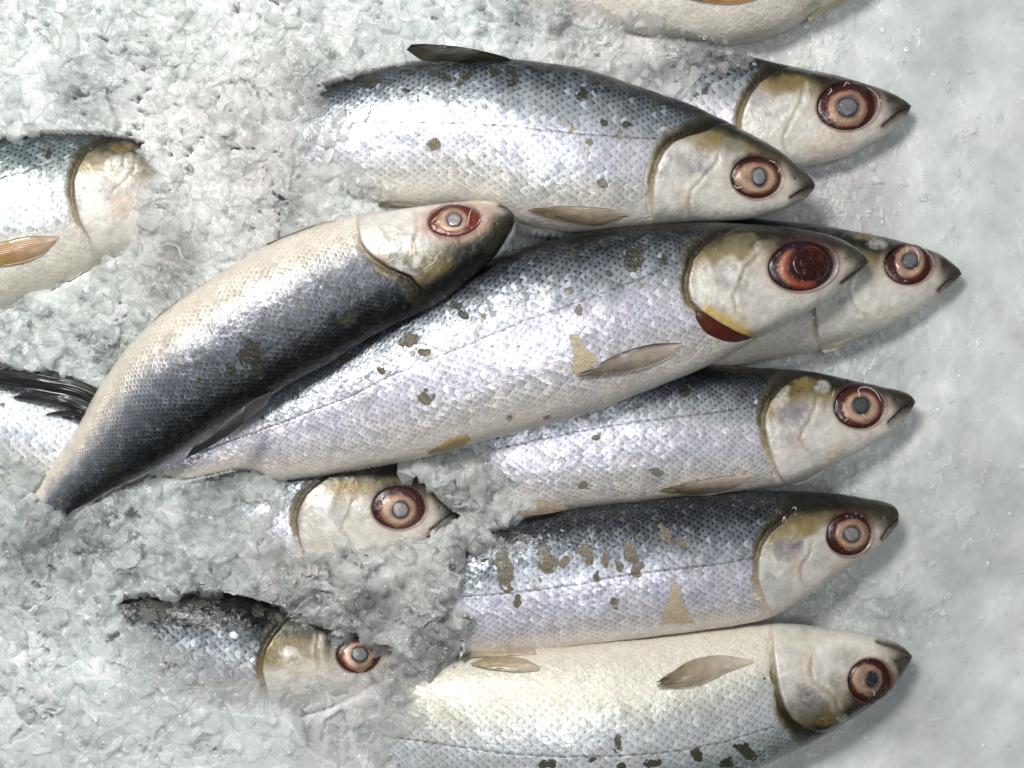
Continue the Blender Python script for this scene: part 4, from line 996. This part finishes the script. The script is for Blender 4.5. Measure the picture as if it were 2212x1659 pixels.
COVER = [
    ('F3', [(300, 60), (690, 190), (722, 215), (706, 245), (765, 262), (742, 315), (792, 375), (835, 398), (815, 460), (300, 520)]),
    ('F2', [(880, 60), (1628, 112), (1606, 138), (1560, 150), (1512, 168), (1478, 205), (1440, 240), (880, 420)]),
    ('F1', [(700, -300), (1180, -300), (1240, -10), (1330, 30), (1400, 25), (1455, 62), (1530, 80), (1556, 98), (1556, 200), (700, 200)]),
    ('F4', [(326, 250), (322, 316), (300, 330), (316, 380), (296, 450), (318, 520), (262, 552), (190, 600), (60, 655), (0, 700), (-50, 900), (700, 900), (700, 250)]),
    ('F5', [(-100, 1050), (72, 1062), (92, 1092), (130, 1098), (140, 1140), (140, 1300), (-100, 1300)]),
    ('F6', [(150, 1030), (345, 1012), (352, 1040), (420, 1060), (600, 1060), (600, 1200), (150, 1200)]),
    ('F11', [(100, 1000), (560, 1000), (606, 1050), (618, 1085), (590, 1120), (604, 1165), (640, 1196), (700, 1186), (790, 1196), (860, 1176), (925, 1166), (962, 1140), (1010, 1120), (1010, 1330), (100, 1330)]),
    ('F12', [(60, 1220), (258, 1296), (286, 1345), (330, 1385), (450, 1415), (540, 1448), (574, 1484), (640, 1488), (735, 1470), (800, 1450), (822, 1420), (860, 1400), (950, 1380), (950, 1600), (60, 1600)]),
    ('F12', [(300, 1230), (620, 1230), (600, 1265), (520, 1272), (420, 1270), (330, 1280)]),
    ('F12', [(590, 1240), (640, 1330), (700, 1350), (760, 1372), (800, 1380), (850, 1372), (930, 1390), (930, 1240)]),
    ('F9', [(780, 1080), (1108, 1080), (1092, 1120), (1055, 1140), (1078, 1178), (1010, 1195), (985, 1250), (950, 1300), (1012, 1335), (985, 1418), (985, 1500), (780, 1500)]),
    ('F10', [(600, 1400), (985, 1400), (975, 1432), (925, 1462), (898, 1500), (924, 1552), (862, 1586), (822, 1586), (852, 1622), (872, 1670), (872, 1800), (600, 1800)]),
    ('F8', [(820, 880), (985, 950), (1060, 985), (1104, 1030), (1050, 1062), (1134, 1086), (1118, 1130), (820, 1150)]),
    ('F13', [(-300, 960), (-20, 940), (60, 985), (100, 1020), (160, 990), (200, 1100), (-300, 1200)]),
    ('F13', [(-300, 700), (300, 700), (215, 830), (140, 800), (0, 790), (-300, 800)]),
]
jag = (f2 * 16 + f1 * 22 + (fbm(GX / 20, GY / 20, 88, 3) - 0.5) * 26)
sd = np.full((ny, nx), -999.0)
for fid, poly in COVER:
    k = ids.index(fid)
    m = tid == k
    s_ = polysd(AX[m], AY[m], poly)
    sd[m] = np.maximum(sd[m], s_)
sdj = np.where(sd > -900, sd + jag * 0.7, -999)
cov = fishm & (sdj > 0)
veil = np.isin(tid, [ids.index(q) for q in ('F1', 'F2', 'F3', 'F4', 'F10', 'F11', 'F12', 'F13')])
thick = 0.0008 + np.where(veil, 0.0030, 0.012) * sstep(0, np.where(veil, 150.0, 90.0), sdj)
zi = base + tex
z_thin = top + np.where(veil, 0.0008, thick) + tex * np.where(veil, np.clip(sdj / 80, 0.03, 0.4), np.clip(sdj / 50, 0.25, 0.8))
fm = fishm.astype(float)
for _ in range(2):
    for ax_ in (0, 1):
        cs = np.cumsum(np.pad(fm, [(16, 15) if q == ax_ else (0, 0) for q in (0, 1)], mode='edge'), axis=ax_)
        cs = np.concatenate([np.zeros_like(np.take(cs, [0], ax_)), cs], ax_)
        n_ = fm.shape[ax_]
        fm = (np.take(cs, np.arange(31, 31 + n_), ax_) - np.take(cs, np.arange(0, n_), ax_)) / 31.0
inner = sstep(0.80, 0.99, fm)
wv = np.where(veil, np.exp(-(np.clip(sdj, 0, 999) / 105.0) ** 2) * inner, 0.0)
z_cov = np.maximum(zi * (1 - wv) + np.minimum(zi, top + 0.0010 + 0.0055 * np.clip(sdj / 105, 0, 1.5) + 0.35 * tex * np.clip(sdj / 40, 0, 1)) * wv, z_thin)
depth_over = z_cov - top
z_open = np.minimum(zi, top - 0.004)
z = np.where(cov, z_cov, np.where(fishm, z_open, zi))
# deep shadowed hollows between the fish and the ice
HOLLOW = [[(680, 1045), (720, 1022), (890, 995), (935, 1012), (990, 1078), (994, 1100), (940, 1072), (870, 1050), (760, 1034)],
          [(120, 1120), (225, 1045), (325, 995), (352, 1012), (300, 1046), (200, 1082), (160, 1110)],
          [(950, 985), (1000, 972), (1100, 1030), (1092, 1040), (1000, 1000)],
          [(640, 1330), (700, 1318), (770, 1335), (860, 1380), (840, 1390), (760, 1360), (700, 1350)],
          [(1100, 500), (1260, 505), (1100, 545)], [(810, 452), (830, 440), (900, 447), (850, 462)]]
for poly in HOLLOW:
    s_ = polysd(GX + (f2 * 10), GY + f3 * 8, poly)
    m = sstep(-6, 6, s_) * (~fishm)
    z = z * (1 - m) + np.minimum(z, 0.0) * m - 0.004 * m
z = np.maximum(z, -0.02)
thin = np.where(cov, np.exp(-np.maximum(depth_over, 0) / 0.0040) * 0.9, 0.0)
thin = np.where(fishm & ~cov, 0.0, thin)
# soften across cells
q = np.pad(thin, 1, mode='edge')
thin = np.maximum(thin, 0) * 1.0
# frosty white plates among clearer grey ones; rosy melt water around the fish
tone = 0.5 + (fbm(GX / 120, GY / 120, 123, 4) - 0.5) * 1.3 + np.clip(rough, 0, 1) * ((r1 - 0.5) * 0.60 + (r2 - 0.5) * 0.55 + (r3 - 0.5) * 0.25)
tone = np.clip(tone, 0, 1)
PINK = [(560, 380, 260), (420, 480, 200), (780, 300, 120), (900, 1230, 230), (850, 1440, 200), (700, 1230, 180), (1050, 1060, 120), (1350, 120, 220), (1650, 110, 120), (1800, 440, 120)]
rosy = np.zeros_like(GX)
for x, y, r in PINK: rosy = np.maximum(rosy, np.exp(-((GX - x) ** 2 + (GY - y) ** 2) / (r * r)))
rosy = np.clip(rosy + (fbm(GX / 100, GY / 100, 131, 3) - 0.5) * 0.5, 0, 1)
def ice_colour(tone, rosy):
    lo = np.array([0.53, 0.56, 0.55]) + (np.array([0.55, 0.525, 0.53]) - np.array([0.53, 0.56, 0.55])) * rosy[..., None]
    hi = np.array([0.82, 0.845, 0.83]) + (np.array([0.82, 0.79, 0.78]) - np.array([0.82, 0.845, 0.83])) * rosy[..., None]
    return lo + (hi - lo) * tone[..., None]
icol = ice_colour(tone, rosy)
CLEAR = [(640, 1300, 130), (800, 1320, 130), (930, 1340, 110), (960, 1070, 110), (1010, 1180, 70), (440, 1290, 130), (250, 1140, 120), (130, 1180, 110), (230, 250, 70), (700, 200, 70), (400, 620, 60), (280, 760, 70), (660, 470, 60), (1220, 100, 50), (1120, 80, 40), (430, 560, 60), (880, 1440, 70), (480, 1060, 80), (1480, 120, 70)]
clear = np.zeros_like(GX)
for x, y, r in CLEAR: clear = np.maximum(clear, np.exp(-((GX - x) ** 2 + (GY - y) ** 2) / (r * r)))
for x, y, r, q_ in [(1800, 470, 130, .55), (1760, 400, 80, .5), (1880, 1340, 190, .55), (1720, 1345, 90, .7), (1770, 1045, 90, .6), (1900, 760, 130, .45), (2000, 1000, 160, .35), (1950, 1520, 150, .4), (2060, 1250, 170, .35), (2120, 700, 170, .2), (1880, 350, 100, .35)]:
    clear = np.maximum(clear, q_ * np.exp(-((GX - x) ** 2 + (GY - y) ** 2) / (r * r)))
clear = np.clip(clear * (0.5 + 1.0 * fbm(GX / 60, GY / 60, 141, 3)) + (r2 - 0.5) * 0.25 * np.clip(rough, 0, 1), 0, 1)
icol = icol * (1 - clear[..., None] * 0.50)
icol = icol + (np.array([0.74, 0.77, 0.75]) - icol) * (ridge * 0.7)[..., None]
# the bed runs on past the detailed part
ext = np.array([30, 70, 120, 190, 290, 430, 640, 950])
xx = np.r_[X0 - ext[::-1], gx, gx[-1] + ext]; yy = np.r_[Y0 - ext[::-1], gy, gy[-1] + ext]
GXe, GYe = np.meshgrid(xx, yy)
m8 = len(ext)
def wide(q): return np.pad(q, [(m8, m8), (m8, m8)] + [(0, 0)] * (q.ndim - 2), mode='edge')
ze = wide(z); out = np.maximum(np.maximum(X0 - GXe, GXe - gx[-1]), np.maximum(Y0 - GYe, GYe - gy[-1]))
far = sstep(0, 150, out); farc = sstep(0, 25, out)[..., None]
cmean = icol.mean((0, 1)) * (0.92 + 0.16 * fbm(GXe / 170, GYe / 170, 67, 3))[..., None]
ze = ze * (1 - far) + far * (np.where(GXe > 1700, 0.003, 0.03) + 0.01 * (fbm(GXe / 200, GYe / 200, 66) - 0.5))
verts = np.stack([(GXe - CX) * K, -(GYe - CY) * K, ze], -1).reshape(-1, 3)
faces = grid_faces(ny + 2 * m8, nx + 2 * m8)
p = verts[faces[0]]
if np.cross(p[1] - p[0], p[2] - p[0])[2] < 0: faces = faces[:, ::-1]
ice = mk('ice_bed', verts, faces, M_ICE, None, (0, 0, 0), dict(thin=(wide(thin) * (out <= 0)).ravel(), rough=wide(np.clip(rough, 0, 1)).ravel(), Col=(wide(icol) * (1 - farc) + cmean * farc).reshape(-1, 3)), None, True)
ice['kind'] = 'structure'

KEEP = [(930, 1100, 70, 42), (862, 1097, 70, 60), (690, 1110, 60, 70), (1834, 230, 140, 100), (625, 1415, 50, 46), (470, 1360, 110, 40), (225, 420, 90, 120)]

# loose chips of crushed ice: many small broken pieces, one heap
def chips():
    tv = []; tf = []
    for k in range(48):             # thin broken plates with bevelled rims
        bm = bmesh.new()
        n = int(rng.integers(5, 9)); a0 = rng.uniform(0, 6.28)
        for i in range(n):
            a = a0 + (i + rng.uniform(-0.35, 0.35)) * 2 * np.pi / n
            r = rng.uniform(0.65, 1.1); r2_ = r * rng.uniform(0.62, 0.88); hz_ = rng.uniform(0.10, 0.34)
            bm.verts.new((math.cos(a) * r, math.sin(a) * r * 0.8, rng.uniform(-0.08, 0.06)))
            bm.verts.new((math.cos(a) * r2_, math.sin(a) * r2_ * 0.8, hz_))
            bm.verts.new((math.cos(a) * r2_, math.sin(a) * r2_ * 0.8, -hz_))
        r = bmesh.ops.convex_hull(bm, input=bm.verts)
        junk = list({g for g in r['geom_interior'] + r['geom_unused'] if isinstance(g, bmesh.types.BMVert)})
        if junk: bmesh.ops.delete(bm, geom=junk, context='VERTS')
        bmesh.ops.triangulate(bm, faces=bm.faces)
        bm.verts.index_update()
        tv.append(np.array([v.co[:] for v in bm.verts])); tf.append(np.array([[v.index for v in f.verts] for f in bm.faces]))
        bm.free()
    # where chips lie: rough ice, ice edges over the fish
    dens = np.where(fishm & ~cov, 0.0, np.clip(rough - 0.10, 0.05, 1.0) ** 1.2)
    edge = np.where(cov, np.exp(-np.clip(sdj, 0, 200) / 16.0), 0) * np.where(veil, 0.25, 0.8)
    spill = np.where(fishm & ~cov & (sdj > -16), 0.30, 0)
    spill += np.where(fishm & ~cov & np.isin(tid, [ids.index('F12'), ids.index('F11')]) & (sdj > -60), 0.06, 0)
    dens = dens * (0.4 + 1.2 * fbm(GX / 75, GY / 75, 150, 2)) + edge + spill
    dens = dens * (1 - 0.72 * wv)
    dens = dens + (tid == ids.index('F12')) * 1.1 * np.exp(-((np.hypot((AX - 778) / 50, (AY - 1415) / 42) - 1.0) / 0.25) ** 2) * sstep(0.42, 0.6, fbm(AX / 22, AY / 22, 171, 2))
    for x, y, rx, ry in KEEP: dens = dens * sstep(0.8, 1.25, np.hypot((AX - x) / rx, (AY - y) / ry))
    pr = (dens / dens.sum()).ravel()
    N = 14500
    cl_ = clear.ravel()
    pick = rng.choice(len(pr), N, p=pr)
    V = []; F = []; TH = []; TO = []; RO = []; off = 0
    rs = rosy.ravel()
    zf = np.maximum(z, np.where(fishm, top, -1)).ravel(); rf = rough.ravel(); vx = GX.ravel(); vy = GY.ravel()
    for c in pick:
        k = int(rng.integers(0, 48))
        size = 0.0012 + 0.0095 * rng.random() ** 2.3 * (0.25 + 0.75 * min(rf[c], 1))
        a = rng.uniform(0, 2 * np.pi); st = 0.10 + 0.30 * min(rf[c], 1) + 0.25 * cl_[c]; tl = rng.normal(0, st); t2 = rng.normal(0, st)
        ca, sa = math.cos(a), math.sin(a)
        Rz = np.array([[ca, -sa, 0], [sa, ca, 0], [0, 0, 1]])
        Rx = np.array([[1, 0, 0], [0, math.cos(tl), -math.sin(tl)], [0, math.sin(tl), math.cos(tl)]])
        Ry = np.array([[math.cos(t2), 0, math.sin(t2)], [0, 1, 0], [-math.sin(t2), 0, math.cos(t2)]])
        s3 = size * np.array([rng.uniform(0.7, 1.4), rng.uniform(0.6, 1.1), rng.uniform(0.5, 1.1)])
        v = (tv[k] * s3) @ (Rz @ Rx @ Ry).T
        v = v + ((vx[c] + rng.uniform(-1, 1) - CX) * K, -(vy[c] + rng.uniform(-1, 1) - CY) * K, zf[c] + size * rng.uniform(-0.12, 0.20))
        V.append(v); F.append(tf[k] + off); off += len(v)
        TH.append(np.full(len(v), rng.uniform(0.05, 0.75) * (1 - 0.72 * cl_[c]))); TO.append(np.full(len(v), rng.uniform(0.6, 1.2))); RO.append(np.full(len(v), rs[c]))
    o = mk('crushed_ice', np.vstack(V), None, M_CHIP, None, (0, 0, 0), dict(frost=np.concatenate(TH), Col=np.minimum(ice_colour(np.concatenate(TO), np.concatenate(RO)) * 1.1, 0.93)), None, False, np.vstack(F))
    o['kind'] = 'stuff'; o['label'] = 'loose glassy chips of crushed ice heaped over and between the fish'; o['category'] = 'ice'
chips()

# small white pellets stuck to two of the fish
def pellet(fid, x, y, r, label):
    m = bpy.data.materials.get('white_pellet')
    if m is None:
        m, g, b, nt = new_mat('white_pellet')
        b.inputs['Base Color'].default_value = (0.9, 0.9, 0.9, 1); b.inputs['Roughness'].default_value = 0.25
        b.inputs['Subsurface Weight'].default_value = 0.4; b.inputs['Subsurface Radius'].default_value = (0.003, 0.003, 0.003)
        nt.links.new(g.bump(g.noise(g.coord(), 500, 3), 0.3, 0.0006).o, b.inputs['Normal'])
    zt = float(SURF[fid](np.array([x]), np.array([y]))[0])
    c = place(np.array([x]), np.array([y]), np.array([zt + r * K * 0.5]))[0]
    th = np.linspace(0, np.pi, 18)[:, None]; ph = np.linspace(0, 2 * np.pi, 28, endpoint=False)[None]
    k = 1 + 0.10 * np.sin(2 * ph + x) * np.sin(th) + 0.05 * np.sin(3 * ph + y) * np.sin(th)
    v = np.stack([np.sin(th) * np.cos(ph) * k, np.sin(th) * np.sin(ph) * k, np.cos(th) * 0.75 + 0 * ph], -1) * r * K + c
    o = mk('ice_pellet', v.reshape(-1, 3), grid_faces(18, 28, True), m, None, tuple(c - (0, 0, r * K * 0.5)))
    o['label'] = label; o['category'] = 'pellet'; o['group'] = 'white pellets stuck to the fish'
pellet('F3', 795, 239, 6, 'tiny white pellet on the fish with the dorsal fin, upper of a touching pair')
pellet('F3', 791, 252, 6, 'tiny white pellet on the fish with the dorsal fin, lower of a touching pair')
pellet('F12', 505, 1373, 9, 'bright round white pellet on the dark back of the nearly buried lower left fish')

# ------------------------------------------------------------------ lights, camera, world
def area(name, loc, target, size, power, color):
    l = bpy.data.lights.new(name, 'AREA'); l.shape = 'RECTANGLE'; l.size = size[0]; l.size_y = size[1]
    l.energy = power; l.color = color
    o = bpy.data.objects.new(name, l); COL.objects.link(o)
    o.location = loc
    from mathutils import Vector
    o.rotation_euler = (Vector(target) - Vector(loc)).to_track_quat('-Z', 'Y').to_euler()
    return o
area('market_lamp', (-0.42, 0.62, 1.25), (0, 0, 0), (0.38, 0.26), 20.0, (1.0, 0.985, 0.95))
area('overhead_fill', (0.30, -0.05, 1.75), (0, 0, 0), (0.9, 0.14), 9.5, (0.95, 0.98, 1.0))  # unseen fill light added overhead, brightening the right side

w = bpy.data.worlds.new('World'); scene.world = w; w.use_nodes = True
w.node_tree.nodes['Background'].inputs[0].default_value = (0.62, 0.68, 0.70, 1)
w.node_tree.nodes['Background'].inputs[1].default_value = 0.07

cam = bpy.data.cameras.new('camera'); co = bpy.data.objects.new('camera', cam); COL.objects.link(co)
co.location = (0, 0, H); co.rotation_euler = (0, 0, 0)
cam.sensor_width = 36; cam.lens = 36 * H / (W_ * K); cam.clip_start = 0.01; cam.clip_end = 50
scene.camera = co

scene.view_settings.view_transform = 'Standard'; scene.view_settings.look = 'None'
scene.view_settings.exposure = 0; scene.view_settings.gamma = 1
scene.view_settings.use_curve_mapping = False
scene.cycles.use_denoising = True
scene.cycles.max_bounces = 8; scene.cycles.transparent_max_bounces = 8
